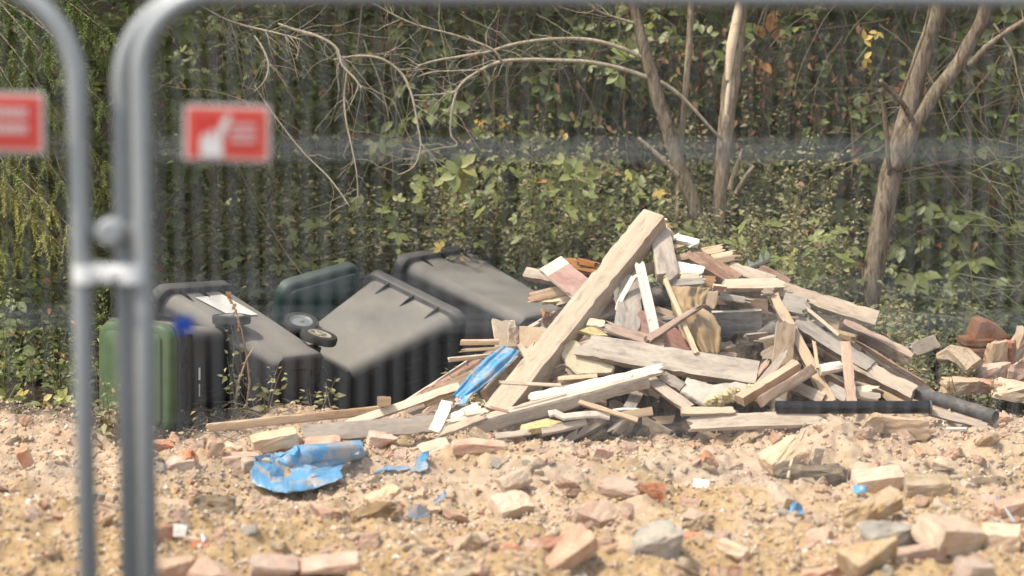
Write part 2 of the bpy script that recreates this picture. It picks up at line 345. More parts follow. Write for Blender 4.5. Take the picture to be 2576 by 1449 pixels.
# ------------------------------------------------------------------ timber pile: surveyed ends (region, x, y, x, y), distances, width, thickness, turn
PL = [
 # reg ax ay  bx by   Ya    Yb    w    t   tilt  mat edge jag  name cat label extra
 ((2,1645,45), (1,690,1085), 10.95, 10.12, .112, .10, 32, 'post', 'tan', (0, 0), 'post', 'post', "tall thick squared timber post leaning across the front of the pile", dict(warp=.006)),
 ((2,400,655), (2,1120,1255), 11.10, 10.72, .125, .022, 28, 'maroon', 'cream', (0, .01), 'board', 'board', "maroon painted board with a bare cream end behind the post", dict(bare=.17)),
 ((2,85,765), (2,520,850), 11.25, 11.15, .05, .045, 20, 'tan', 'maroon', (.004, 0), 'batten', 'batten', "short batten stub sticking out left behind the maroon board", {}),
 ((2,600,650), (2,1000,735), 11.25, 11.2, .055, .04, 20, 'rot', 'rot', (.05, .02), 'board', 'board', "splintered rotten orange board between the maroon board and the post", dict(warp=.012)),
 ((2,720,640), (2,960,690), 11.22, 11.2, .03, .03, 0, 'rot', 'rot', (.03, .03), 'splinter', 'wood splinter', "rotten orange splinter lying on the orange board beside the post", dict(warp=.012)),
 ((2,130,1085), (2,690,965), 11.15, 11.0, .05, .03, 10, 'orange', 'pine', (.03, .01), 'board', 'board', "split orange board pointing left under the maroon board", dict(warp=.006)),
 ((2,330,1110), (2,720,1065), 11.1, 11.0, .03, .02, 30, 'cream', 'orange', (.05, .01), 'splinter', 'wood splinter', "pale splinter under the split orange board left of the post", {}),
 ((2,490,1140), (2,720,1085), 11.05, 10.98, .024, .02, 20, 'orange', 'tan', (.03, .01), 'splinter', 'wood splinter', "short orange splinter lowest under the split orange board", {}),
 ((2,1715,220), (2,1825,790), 10.98, 10.72, .092, .05, 12, 'grey', 'tan', (.02, .0), 'board', 'board', "grey dusty board hanging down from the top of the tall post", dict(taper=1.12)),
 ((2,1800,850), (2,1905,765), 10.68, 10.72, .036, .03, 30, 'grey', 'tan', (.004, .004), 'wood_block', 'wood block', "small grey wood block under the foot of the hanging grey board", {}),
 ((2,1740,170), (2,1880,350), 11.05, 10.98, .03, .04, 30, 'pine', 'greyd', (.0, .01), 'batten', 'batten', "thin pine batten behind the tip of the tall post", {}),
 ((2,1475,655), (3,700,525), 10.72, 10.42, .043, .018, 14, 'white', 'white', (.015, 0), 'batten', 'batten', "long white painted batten hanging in the middle of the pile", {}),
 ((2,1400,800), (3,362,505), 10.76, 10.52, .108, .025, 10, 'grey', 'tan', (.015, .01), 'board', 'board', "wide dusty board standing between the post and the white batten", dict(taper=1.05)),
 ((2,1545,745), (2,1380,850), 10.70, 10.68, .014, .008, 20, 'whiteb', 'whiteb', (.01, 0), 'splinter', 'wood splinter', "thin white sliver touching the upper white batten", {}),
 ((2,1400,830), (2,1205,1195), 10.68, 10.62, .022, .008, 5, 'whiteb', 'cream', (0, .03), 'splinter', 'wood splinter', "long white sliver lying on the wide dusty board", {}),
 ((2,1190,960), (2,1230,1180), 10.7, 10.66, .03, .01, 5, 'whiteb', 'cream', (.03, .03), 'splinter', 'wood splinter', "white flake between the post and the wide dusty board", {}),
 ((2,1785,845), (3,1195,775), 10.62, 10.30, .022, .02, 15, 'pine', 'pine', (.004, .004), 'stick', 'stick', "thin pale pine stick leaning across the brown sacking", {}),
 ((3,1390,470), (3,1990,445), 10.66, 10.66, .132, .034, -16, 'slate', 'cream', (0, .004), 'board', 'board', "dark grey painted board with a pale sawn top edge", {}),
 ((3,1330,262), (3,2060,250), 10.86, 10.86, .125, .02, 0, 'brown', 'brown', (0, .0), 'board', 'board', "dark brown cupboard panel behind the grey painted board", {}),
 ((3,1480,800), (3,2220,645), 10.62, 10.58, .055, .05, -12, 'greyd', 'grey', (0, 0), 'beam', 'beam', "dark beam lying under the grey painted board", {}),
 ((3,2020,570), (3,2500,510), 10.76, 10.74, .06, .05, -14, 'grey', 'tan', (0, 0), 'beam', 'beam', "grey beam end behind the sawn brown block", {}),
 ((4,1180,650), (4,2545,1065), 10.78, 10.62, .072, .04, 22, 'tan', 'grey', (0, 0), 'plank', 'plank', "long tan plank pointing right, topmost on the right slope", {}),
 ((4,690,655), (4,1400,640), 10.70, 10.72, .062, .022, 48, 'cream', 'orange', (.012, .06), 'board', 'board', "bright freshly split cream board on top of the right slope", dict(warp=.006)),
 ((4,270,255), (4,850,600), 10.95, 10.74, .078, .06, 36, 'brown', 'greyd', (.006, .0), 'plank', 'plank', "brown plank splashed with white paint near the top of the pile", {}),
 ((4,760,440), (4,1300,620), 10.98, 10.9, .055, .04, 20, 'tan', 'grey', (0, 0), 'plank', 'plank', "pale plank behind the paint splashed brown plank", {}),
 ((4,430,270), (4,690,218), 11.05, 11.05, .042, .03, 30, 'pine', 'orange', (0, .012), 'board', 'board', "fresh orange board stub at the top right of the pile", {}),
 ((4,540,345), (4,830,290), 11.0, 11.0, .034, .02, 20, 'cream', 'orange', (.0, .04), 'splinter', 'wood splinter', "pale splinter below the fresh orange stub", {}),
 ((4,600,380), (4,850,335), 10.98, 10.98, .028, .02, 10, 'orange', 'orange', (.0, .04), 'splinter', 'wood splinter', "orange splinter lowest under the fresh orange stub", {}),
 ((4,90,355), (4,270,315), 10.92, 10.92, .032, .02, 30, 'orange', 'orange', (.02, 0), 'splinter', 'wood splinter', "orange splinter above the cream sheet near the top", {}),
 ((4,60,215), (4,230,165), 10.95, 10.95, .022, .015, 30, 'pine', 'pine', (0, 0), 'batten', 'batten', "short pine lath under the white plastic end", {}),
 ((4,115,465), (4,425,520), 10.8, 10.76, .075, .012, 35, 'whiteb', 'cream', (.01, .015), 'board', 'board', "cream white sheet of board below the brown splashed plank", {}),
 ((4,150,560), (4,430,560), 10.74, 10.74, .03, .02, 10, 'cream', 'cream', (.01, .02), 'board', 'board', "pale board edge right under the cream white sheet", {}),
 ((4,40,650), (4,430,610), 10.7, 10.7, .036, .02, 25, 'grey', 'tan', (.02, .03), 'board', 'board', "grey splintered board just above the brown sacking", {}),
 ((4,420,610), (4,600,640), 10.75, 10.75, .05, .03, 10, 'rot', 'rot', (.02, .03), 'splinter', 'wood splinter', "dark rotten stub right of the cream white sheet", {}),
 ((4,560,720), (4,710,735), 10.62, 10.62, .03, .03, -15, 'maroon', 'cream', (.0, .01), 'batten', 'batten', "short red painted batten end above the torn sacking flap", {}),
 ((4,640,805), (4,985,855), 10.66, 10.64, .03, .015, 25, 'grey', 'tan', (.0, .05), 'splinter', 'wood splinter', "grey splinter pointing right above the brown cupboard panel", {}),
 ((4,690,745), (4,1220,770), 10.76, 10.74, .05, .04, 0, 'brown', 'brown', (0, 0), 'beam', 'beam', "dark beam under the freshly split cream board", {}),
 ((4,1160,750), (4,1290,745), 10.6, 10.6, .03, .03, 10, 'tan', 'pine', (.015, .015), 'wood_block', 'wood block', "small splintered block under the split cream board's right end", {}),
 ((3,440,380), (3,1110,745), 10.58, 10.48, .115, .015, 20, 'maroon', 'cream', (.0, .0), 'board', 'board', "maroon board under the white batten and the brown stick", {}),
 ((3,100,450), (3,800,680), 10.46, 10.40, .05, .018, 32, 'salmon', 'tan', (.03, .01), 'board', 'board', "salmon pink board resting above the big grey plank", {}),
 ((2,850,1365), (2,1050,1395), 10.5, 10.48, .05, .02, 50, 'cream', 'tan', (0, .01), 'board', 'board', "short pale board end beside the foot of the maroon board", {}),
 ((3,600,625), (3,1245,212), 10.38, 10.42, .036, .028, 20, 'salmon', 'brown', (.02, .03), 'stick', 'stick', "splintered brown stick lying across the pine stick", dict(taper=.45, warp=.006)),
 ((3,700,240), (3,910,320), 10.62, 10.62, .03, .02, 20, 'pine', 'orange', (.03, 0), 'splinter', 'wood splinter', "pine splinter between the white batten and the sacking", {}),
 ((3,730,360), (3,930,350), 10.6, 10.6, .018, .02, 10, 'tan', 'tan', (0, 0), 'batten', 'batten', "short lath between the white batten and the sacking", {}),
 ((1,1745,290), (3,1935,1020), 10.40, 10.22, .112, .05, 26, 'grey', 'greyd', (.05, .0), 'plank', 'plank', "big broken grey plank across the middle of the pile", dict(warp=.006)),
 ((1,1110,930), (3,790,960), 10.14, 10.20, .046, .022, 36, 'white', 'cream', (.01, .02), 'board', 'board', "long flaking white board below the big grey plank", {}),
 ((1,400,1330), (1,2560,745), 10.02, 10.16, .058, .06, -24, 'grey', 'tan', (.004, 0), 'beam', 'beam', "long grey beam lying along the front of the pile", {}),
 ((1,760,745), (1,1495,785), 10.04, 10.1, .014, .012, 20, 'cream', 'tan', (.012, 0), 'stick', 'stick', "thin pale stick crossing the foot of the tall post", {}),
 ((1,1460,705), (1,1930,665), 10.16, 10.2, .018, .015, 20, 'cream', 'tan', (0, .0), 'batten', 'batten', "thin pale batten just above the flaking white board", {}),
 ((1,1310,690), (1,1545,595), 10.36, 10.38, .042, .03, -20, 'greyd', 'cream', (0, .01), 'wood_block', 'wood block', "dark block right of the post under the foam slab", {}),
 ((1,1710,975), (1,2420,1205), 9.98, 9.93, .019, .016, 20, 'pine', 'pine', (.006, .0), 'stick', 'stick', "fresh pine stick lying on the front rubble below the beam", {}),
 ((1,620,930), (1,1020,500), 10.30, 10.52, .065, .03, -26, 'greyd', 'orange', (.0, .0), 'joist', 'joist', "dark joist with an orange top edge left of the post", {}),
 ((1,-60,880), (1,390,690), 10.25, 10.38, .055, .02, 20, 'orange', 'tan', (0, 0), 'board', 'board', "orange board under the left edge of the blue membrane", {}),
 ((1,275,278), (1,745,268), 10.5, 10.5, .022, .02, -14, 'pine', 'salmon', (.006, 0), 'batten', 'batten', "upper of three thin battens left of the blue membrane", {}),
 ((1,285,362), (1,760,340), 10.48, 10.5, .014, .012, 10, 'orange', 'pine', (.03, 0), 'batten', 'batten', "split middle one of three thin battens above the weeds", {}),
 ((1,138,482), (1,640,435), 10.4, 10.46, .017, .018, -12, 'pine', 'cream', (.004, 0), 'batten', 'batten', "lowest and longest of three thin battens left of the blue membrane", {}),
 ((1,800,-10), (1,850,330), 10.72, 10.62, .105, .02, 14, 'tan', 'cream', (.01, .01), 'board', 'board', "upright tan board behind the blue membrane's top corner", {}),
 ((1,40,1170), (1,120,975), 9.98, 10.06, .052, .012, 16, 'whiteb', 'cream', (0, 0), 'board', 'board', "short clean white board propped at the pile's left foot", {}),
 ((1,-40,1340), (1,40,1170), 9.93, 9.98, .052, .012, 16, 'whiteb', 'cream', (0, 0), 'board', 'board', "lower white board end continuing the propped white board", {}),
 ((1,130,1190), (1,510,1015), 10.0, 10.04, .034, .015, 30, 'whiteb', 'cream', (.012, .01), 'splinter', 'wood splinter', "white splintered lath left of the post's foot", {}),
 ((1,330,1125), (1,610,1080), 9.98, 10.0, .026, .015, 30, 'white', 'cream', (.01, .01), 'splinter', 'wood splinter', "small white splinter touching the post's foot", {}),
 ((1,105,1225), (1,570,1135), 9.97, 9.99, .018, .012, 30, 'cream', 'tan', (.02, .02), 'splinter', 'wood splinter', "pale cream splinter below the white splintered lath", {}),
 ((1,-20,1380), (1,560,1150), 9.93, 9.98, .034, .015, 30, 'tan', 'grey', (.02, .02), 'board', 'board', "dusty tan board sloping to the end of the long grey beam", {}),
 ((1,630,1050), (1,870,1105), 9.96, 9.95, .012, .01, 10, 'salmon', 'salmon', (.01, .02), 'splinter', 'wood splinter', "thin pinkish splinter on the end of the grey beam", {}),
 ((7,700,1375), (18,300,200), 9.98, 10.18, .036, .025, -10, 'orange', 'orange', (.01, 0), 'board', 'board', "long orange board in front of the fallen bins", {}),
 ((18,40,300), (18,890,10), 10.08, 10.25, .036, .02, 20, 'cream', 'orange', (.12, 0), 'board', 'board', "long pale pointed board left of the short white board", {}),
 ((18,630,130), (18,880,30), 10.2, 10.26, .045, .035, 10, 'orange', 'tan', (0, 0), 'batten', 'batten', "nailed orange batten end beneath the blue membrane", {}),
 ((18,-290,370), (18,790,290), 10.0, 10.05, .075, .02, 14, 'grey', 'greyd', (0, 0), 'board', 'board', "wide grey board lying on the ground in front of the bins", {}),
 ((18,290,140), (18,375,135), 10.1, 10.12, .04, .035, -12, 'pine', 'brown', (0, 0), 'wood_block', 'wood block', "small pine block standing on the long orange board", {}),
 ((4,1290,780), (5,695,1045), 10.62, 10.16, .046, .042, 14, 'pine', 'orange', (.004, 0), 'batten', 'batten', "long pine batten leaning on the right side of the pile", {}),
 ((5,165,90), (5,110,620), 10.44, 10.26, .085, .05, 6, 'sawn', 'tan', (.01, .02), 'board', 'board', "rough sawn brown board propped on the pine batten", {}),
 ((5,280,60), (5,1180,615), 10.56, 10.34, .07, .04, 28, 'grey', 'brown', (.0, .004), 'plank', 'plank', "long grey plank sliding down the right slope of the pile", {}),
 ((5,960,560), (5,1700,925), 10.38, 10.24, .07, .05, 28, 'post', 'greyd', (0, .006), 'plank', 'plank', "lower pale plank ending at the grey pipe", {}),
 ((5,868,320), (5,950,1045), 10.28, 10.10, .044, .022, 8, 'salmon', 'tan', (0, 0), 'board', 'board', "upright pinkish board standing on the black pipe", {}),
 ((5,490,310), (5,540,640), 10.34, 10.24, .016, .014, 10, 'pine', 'pine', (.006, 0), 'stick', 'stick', "thin upright stick left of the white painted log", {}),
 ((5,800,150), (5,1610,560), 10.82, 10.66, .056, .055, -30, 'greyd', 'salmon', (0, .03), 'beam', 'beam', "split beam with a reddish top pointing right into the weeds", dict(warp=.006)),
 ((5,520,50), (5,790,140), 10.74, 10.68, .045, .04, -14, 'orange', 'orange', (0, 0), 'wood_block', 'wood block', "orange sawn block end beside the split beam", {}),
 ((5,700,235), (5,980,300), 10.74, 10.72, .03, .03, -20, 'orange', 'pine', (0, .02), 'batten', 'batten', "orange batten under the split beam", {}),
 ((4,1110,450), (4,1480,640), 10.98, 10.9, .04, .035, 20, 'brown', 'brown', (.012, 0), 'batten', 'batten', "dark brown batten poking up behind the long tan plank", {}),
 ((3,1770,1385), (3,2470,950), 10.03, 10.20, .042, .05, -36, 'sawn', 'salmon', (0, .01), 'batten', 'batten', "upper of two brown battens stacked at the right front", {}),
 ((5,-130,1040), (5,500,640), 10.03, 10.20, .046, .04, 0, 'brown', 'salmon', (0, .004), 'batten', 'batten', "lower of two brown battens stacked at the right front", {}),
 ((3,1970,1170), (3,2285,750), 10.14, 10.24, .048, .02, 16, 'tan', 'cream', (.0, .03), 'splinter', 'wood splinter', "pale pointed wedge of wood behind the stacked brown battens", dict(taper=.55)),
 ((3,1925,1040), (3,2060,880), 10.22, 10.26, .026, .02, 12, 'salmon', 'tan', (.01, .02), 'splinter', 'wood splinter', "short pinkish splinter at the right end of the big grey plank", {}),
 ((5,240,850), (5,600,1010), 10.26, 10.16, .05, .03, 16, 'tan', 'brown', (0, 0), 'board', 'board', "dusty board behind the left part of the black pipe", {}),
 ((5,640,860), (5,890,985), 10.24, 10.18, .055, .04, 16, 'grey', 'brown', (0, .01), 'board', 'board', "grey board end between pine batten and upright board", {}),
 ((5,1000,950), (5,1285,990), 10.16, 10.14, .034, .03, 16, 'tan', 'white', (0, .01), 'board', 'board', "tan board end right of the upright pinkish board", {}),
 ((5,1005,905), (5,1205,880), 10.2, 10.2, .032, .02, 30, 'cream', 'tan', (0, .05), 'splinter', 'wood splinter', "frayed pale splinter above the tan board end", {}),
 ((5,1890,1155), (5,2580,1345), 10.02, 9.95, .034, .02, 24, 'tan', 'brown', (0, 0), 'board', 'board', "tan board on the rubble right of the black pipe", {}),
 ((5,660,1225), (5,1020,1340), 9.9, 9.86, .03, .02, 24, 'tan', 'orange', (.01, .03), 'splinter', 'wood splinter', "tan splinter on the rubble under the black pipe", {}),
 ((19,50,285), (19,1060,245), 9.95, 9.97, .075, .02, 40, 'tan', 'tan', (.02, .02), 'board', 'board', "wide dusty board half buried in front of the black pipe", {}),
 ((19,-10,200), (19,390,195), 9.96, 9.98, .034, .02, 30, 'cream', 'tan', (0, .01), 'board', 'board', "cream board end below the yellow foam slab", {}),
 ((3,620,1080), (3,1110,1440), 10.26, 10.05, .055, .02, 30, 'tan', 'brown', (0, 0), 'board', 'board', "tan board sloping down left of the yellow foam slab", {}),
 ((3,790,1045), (3,1030,1195), 10.24, 10.18, .05, .03, 20, 'grey', 'greyd', (0, 0), 'moulding', 'moulding', "grey grooved moulding end under the big grey plank", {}),
 ((1,2420,860), (1,2310,1060), 10.28, 10.1, .05, .02, 10, 'grey', 'tan', (0, 0), 'board', 'board', "grey board standing in the dark gap behind the front beam", {}),
 ((1,1980,960), (1,1960,1100), 10.28, 10.14, .04, .02, 10, 'brown', 'brown', (0, 0), 'board', 'board', "brown board in the gap behind the fresh pine stick", {}),
 ((1,2230,1150), (1,2600,1095), 9.96, 9.98, .035, .02, 10, 'orange', 'tan', (0, 0), 'board', 'board', "orange board lying on the rubble under the pine stick", {}),
 ((1,1260,1340), (1,1800,1225), 9.94, 9.97, .03, .02, 24, 'tan', 'grey', (0, 0), 'board', 'board', "flat dusty board below the bent white trim", {}),
 ((1,700,1395), (1,1110,1345), 9.9, 9.92, .026, .02, 24, 'tan', 'tan', (0, .02), 'board', 'board', "thin dusty board under the front end of the long beam", {}),
 ((4,2000,1260), (4,2250,1330), 10.66, 10.62, .03, .03, -20, 'pine', 'orange', (.0, .02), 'batten', 'batten', "pale batten tucked under the middle of the split beam", {}),
 ((4,1700,960), (4,2080,1270), 10.52, 10.44, .016, .012, 10, 'cream', 'tan', (.02, 0), 'splinter', 'wood splinter', "thin torn splinter along the upper edge of the sliding grey plank", {}),
 ((4,1400,860), (4,1700,930), 10.6, 10.56, .09, .02, 30, 'grey', 'grey', (.0, .03), 'board', 'board', "dusty grey board above the sliding grey plank", {}),
 ((5,380,220), (5,640,330), 10.6, 10.54, .05, .05, -20, 'sawn', 'brown', (0, 0), 'beam', 'beam', "brown beam beneath the sliding grey plank", {}),
 ((8,790,900), (8,1190,760), 11.3, 11.5, .07, .03, 10, 'tan', 'grey', (.01, .01), 'board', 'board', "pale board lying in the weeds on the far right", {}),
 ((16,-330,590), (16,-160,560), 10.86, 10.86, .05, .03, 10, 'greyd', 'grey', (.01, .01), 'board', 'board', "grey board in the shadow beneath the hanging grey board", {}),
]
for (a, b, Ya, Yb, w, t, tilt, mat, edge, jag, nm, cat, lab, ex) in PL:
    o = plank_between(sat(*a, Ya), sat(*b, Yb), w, t, tilt, mat, edge, jag, name={'post': 'timber_post', 'beam': 'timber_beam', 'splinter': 'wood_splinter', 'stick': 'wooden_stick'}.get(nm, nm), **ex)
    tag(o, lab, cat)

# dark inside of the pile and anonymous scrap boards in it
def heap_h(x, y):
    r = math.hypot((x - .80) / 1.55, (y - 11.02) / .70); h = max(0, 1 - r)
    r2 = math.hypot((x - 1.35) / 1.2, (y - 10.9) / .6)
    return min(.66, .98 * h) + .25 * max(0, 1 - r2) * (1 - min(1, h * 1.5))
def heap_z(x, y): return gzs(x, y) - .03 + heap_h(x, y)
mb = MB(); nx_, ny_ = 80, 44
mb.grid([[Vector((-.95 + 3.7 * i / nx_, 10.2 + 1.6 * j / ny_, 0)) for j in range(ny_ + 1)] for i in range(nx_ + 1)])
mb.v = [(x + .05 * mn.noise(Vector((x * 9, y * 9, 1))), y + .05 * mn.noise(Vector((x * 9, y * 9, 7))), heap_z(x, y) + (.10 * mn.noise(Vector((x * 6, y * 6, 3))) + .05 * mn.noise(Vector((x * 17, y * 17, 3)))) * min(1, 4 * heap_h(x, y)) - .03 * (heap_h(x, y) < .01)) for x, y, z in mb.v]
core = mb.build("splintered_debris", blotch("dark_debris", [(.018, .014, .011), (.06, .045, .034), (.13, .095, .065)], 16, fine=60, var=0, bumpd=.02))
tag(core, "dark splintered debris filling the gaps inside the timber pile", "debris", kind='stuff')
rng = random.Random(5)
keys = ['tan', 'grey', 'tan', 'post', 'grey', 'greyd', 'brown', 'orange', 'post', 'salmon', 'sawn', 'grey', 'greyd', 'maroon', 'tan', 'pine']
n_sc = 0
while n_sc < 230:
    x = rng.uniform(-.75, 2.35); y = rng.uniform(10.3, 11.35); h = heap_h(x, y)
    if h < .05: continue
    a = rng.gauss(0, .55); L = rng.uniform(.18, .62); d = Vector((math.cos(a) * rng.choice((1, -1)), math.sin(a) * .45, 0))
    A = Vector((x, y, 0)) - d * L / 2; B = Vector((x, y, 0)) + d * L / 2
    A.z = heap_z(A.x, A.y) + .0 + rng.uniform(-.03, .025); B.z = heap_z(B.x, B.y) + rng.uniform(-.03, .025)
    o = plank_between(A, B, rng.uniform(.025, .09), rng.uniform(.015, .045), rng.uniform(-30, 50), rng.choice(keys), rng.choice(keys), (.02, .02), name='scrap_board', warp=.005)
    tag(o, "broken scrap of board buried among the longer timbers of the pile", "scrap board", "scrap boards inside the timber pile"); n_sc += 1

# slabs, sheets, pipes and odd things in the pile
def slab(reg, pts, Y0, Y1, t, mat, name, label, cat, tilt_axis='y', parent=None, jit=.004, M=None):
    P = [sv(reg, x, y) for x, y in pts]; ymin = min(p[1] for p in P); ymax = max(p[1] for p in P)
    # subdivide outline and roughen it
    Q = []
    for i in range(len(P)):
        a, b = P[i], P[(i + 1) % len(P)]; k = max(1, int(math.hypot(a[0] - b[0], a[1] - b[1]) / 6))
        Q += [(a[0] + (b[0] - a[0]) * s / k, a[1] + (b[1] - a[1]) * s / k) for s in range(k)]
    F = []
    for i, (x, y) in enumerate(Q):
        Y = Y1 + (Y0 - Y1) * (ymax - y) / max(1, ymax - ymin); p = at(x, y, Y)
        p += Vector((mn.noise(p * 60), 0, mn.noise(p * 60 + Vector((9, 9, 9))))) * jit; F.append(p)
    c = sum(F, Vector()) / len(F); n = Vector()
    for i in range(len(F)): n += (F[i] - c).cross(F[(i + 1) % len(F)] - c)
    n.normalize()
    if n.dot(CAM - c) < 0: n = -n; F.reverse()
    F = [p - c for p in F]; mb = MB(); k = len(F)
    rings = [[p * .96 + n * .002 for p in F], [p + n * mn.noise(p * 30) * jit - n * t * .2 for p in F], [p * (1 + .04 * mn.noise(p * 50)) - n * t * .8 for p in F], [p * .95 - n * t for p in F]]
    mb.loft([[q for q in r] for r in rings], True, True)
    mb.f = [tuple(reversed(f)) for f in mb.f]
    o = mb.build(name, mat); o.location = c; tag(o, label, cat); return o
foam = blotch("cream_foam", [(.42, .36, .25), (.55, .48, .35), (.62, .55, .42)], 14, fine=160, var=.05, bumpd=.004)
yfoam = blotch("yellow_foam", [(.42, .32, .13), (.62, .51, .27), (.72, .62, .38)], 40, fine=200, var=.05, bumpd=.01, bstr=.8)
card = blotch("brown_card", [(.36, .25, .15), (.46, .34, .22), (.52, .40, .28)], 10, var=.05)
slab(1, [(1480, 250), (1660, 235), (1790, 340), (1840, 470), (2150, 560), (2110, 640), (1680, 660), (1560, 560), (1490, 400)], 10.44, 10.34, .03, foam, "foam_slab", "cream foam board with crumbling yellow edge right of the post", "foam board")
o = slab(3, [(1080, 1080), (1400, 1170), (1700, 1130), (1850, 1170), (1900, 1240), (1330, 1430), (1000, 1240)], 10.24, 10.08, .03, blotch("grey_foam", [(.34, .30, .25), (.45, .40, .33), (.52, .46, .38)], 16, var=.05), "foam_slab", "grey foam board with a crumbly yellow underside at the front of the pile", "foam board")
cr = MB(); rg = random.Random(3)
for k in range(90):
    u = rg.random(); p = sat(3, 1345 + 545 * u + rg.uniform(-15, 15), 1400 - 170 * u + rg.uniform(-75, 35) * (.5 + .5 * math.sin(u * 3)), 10.10 + .04 * u + rg.uniform(-.02, .02)) - o.location
    r = rg.uniform(.008, .022); vs = []
    for a in range(4):
        for b in range(6):
            th = math.pi * (a + .5) / 4; ph = 2 * math.pi * b / 6
            vs.append(p + Vector((math.sin(th) * math.cos(ph), math.sin(th) * math.sin(ph), math.cos(th))) * r * rg.uniform(.6, 1.3))
    cr.loft([vs[a * 6:a * 6 + 6] for a in range(4)])
cr.build("foam_crust", yfoam, o)
slab(1, [(1700, 130), (1850, 75), (1990, 130), (2070, 190), (1900, 190)], 10.47, 10.44, .03, yfoam, "foam_slab", "small yellow foam lump above the broken end of the grey plank", "foam board")
slab(1, [(1000, 1270), (1320, 1190), (1520, 1230), (1350, 1290), (1000, 1340)], 10.05, 9.95, .03, yfoam, "foam_slab", "yellow insulation tuft on the ground under the long grey beam", "foam board")
slab(1, [(985, 70), (1300, 85), (1345, 120), (1250, 250), (1060, 400), (985, 300)], 10.75, 10.62, .012, card, "cardboard_sheet", "curved brown cardboard sheet between the upright tan board and the post", "cardboard")
slab(1, [(960, 300), (1000, 270), (1080, 350), (1180, 260), (1120, 400), (1060, 470)], 10.60, 10.52, .012, blotch("dusty_card", [(.40, .34, .26), (.52, .45, .35), (.55, .48, .38)], 12, var=.05), "cardboard_sheet", "crumpled grey cardboard scrap at the joist's top left of the post", "cardboard")
# sacking
def cloth(reg, left, right, Yf, nu, nv, mat, name, label, cat, amp=.015, freq=9, seed=0, t=.006, fr=.006):
    def along(L, u):
        s = u * (len(L) - 1); i = min(int(s), len(L) - 2); f = s - i
        return (L[i][0] + (L[i + 1][0] - L[i][0]) * f, L[i][1] + (L[i + 1][1] - L[i][1]) * f)
    G = []
    for i in range(nu + 1):
        u = i / nu; a = along(left, u); b = along(right, u); row = []
        for j in range(nv + 1):
            v = j / nv; x = a[0] + (b[0] - a[0]) * v; y = a[1] + (b[1] - a[1]) * v
            q = Vector((v * freq * .5, u * freq * .22, seed)); fold = mn.noise(q) + .5 * mn.noise(q * 2.3) + .3 * math.sin(v * freq + 3 * mn.noise(q))
            Y = Yf(u, v) + amp * fold
            p = sat(reg, x, y, Y)
            if j in (0, nv) or i in (0, nu): p += Vector((mn.noise(p * 70), 0, mn.noise(p * 70 + Vector((5, 5, 5))))) * fr
            row.append(p)
        G.append(row)
    c = G[nu // 2][nv // 2].copy(); G = [[p - c for p in r] for r in G]
    mb = MB(); mb.grid(G); o = mb.build(name, mat, smooth=True); o.location = c
    s = o.modifiers.new('solid', 'SOLIDIFY'); s.thickness = t; s.offset = 0; tag(o, label, cat); return o
sack = blotch("brown_sacking", [(.27, .18, .10), (.36, .26, .155), (.44, .33, .21)], 9, fine=260, var=.05, bumpd=.004, bstr=.7)
cloth(3, [(900, -20), (870, 60), (900, 230), (960, 430), (1040, 600), (1230, 790)], [(1390, 0), (1300, 130), (1250, 230), (1400, 330), (1490, 480), (1475, 815)], lambda u, v: 10.64 - .2 * u - .05 * math.sin(v * 3), 34, 24, sack, "sacking", "brown hessian sacking hanging in the middle of the pile", "sacking", .03, 11, 2)
cloth(4, [(440, 760), (440, 880), (540, 965)], [(630, 740), (610, 900), (565, 968)], lambda u, v: 10.60 - .04 * u, 10, 10, sack, "sacking", "torn triangular flap of sacking beside the hanging sacking", "sacking", .01, 5, 5)
def bluemat(name, dirt):
    m, t, bs, out = newmat(name); v = objvec(t)
    n = noise(t, v, 7, 5, .65, .5); n2 = noise(t, v, 45, 4)
    c = mixc(t, mapr(t, mth(t, 'ADD', n, mth(t, 'MULTIPLY', mth(t, 'SUBTRACT', n2, .5), .4)), .56 - dirt * .2, .66 - dirt * .1, 0, .85), (.095, .30, .52), (.44, .37, .31))
    t.links.new(c, bs.inputs['Base Color']); bs.inputs['Roughness'].default_value = .42; bump(t, bs, n, .3, .01); return m
BLUE = bluemat("blue_membrane", .42); BLUE2 = bluemat("dirty_blue_membrane", .9)
cloth(1, [(790, 305), (690, 385), (590, 450), (490, 560), (380, 670), (280, 790), (185, 910)], [(995, 375), (930, 470), (800, 590), (700, 690), (520, 830), (440, 890), (330, 960)], lambda u, v: 10.46 - .26 * u - .03 * v, 40, 16, BLUE, "plastic_membrane", "blue plastic membrane draped over the joist left of the post", "plastic sheet", .018, 8, 1, .003, .004)
cloth(1, [(330, 920), (270, 990), (255, 1035)], [(450, 860), (380, 950), (345, 1000)], lambda u, v: 10.18 - .04 * u, 8, 6, BLUE, "plastic_membrane", "small torn blue tail hanging below the draped blue membrane", "plastic sheet", .008, 5, 4, .003)
# pipes
def pipe(name, A, B, r, mat, label, cat, open_end=True):
    c = (A + B) / 2; mb = MB(); d = (B - A).normalized(); P = [A + (B - A) * i / 10 - c for i in range(11)]
    mb.tube(P, r, 20, cap=False, wob=.04); mb.tube(P, r * .86, 20, cap=False)
    e = MB(); u = d.orthogonal().normalized(); w = d.cross(u)
    for E in (P[0], P[-1]):
        mb.grid([[E + (u * math.cos(2 * math.pi * k / 20) + w * math.sin(2 * math.pi * k / 20)) * rr for rr in (r, r * .86)] for k in range(21)])
    o = mb.build(name, mat, smooth=True); o.location = c
    tag(o, label, cat); return o
bp = plain("black_plastic_pipe", (.010, .010, .012), .2, spec=.5, bumpscale=9)
gp = blotch("dusty_grey_pipe", [(.05, .05, .05), (.10, .095, .09), (.30, .25, .19)], 7, rough=.6, var=0)
o = pipe("drain_pipe", sat(5, 30, 1120, 10.0), sat(5, 1905, 1118, 9.98), .031, bp, "glossy black drain pipe lying at the right foot of the pile", "pipe")
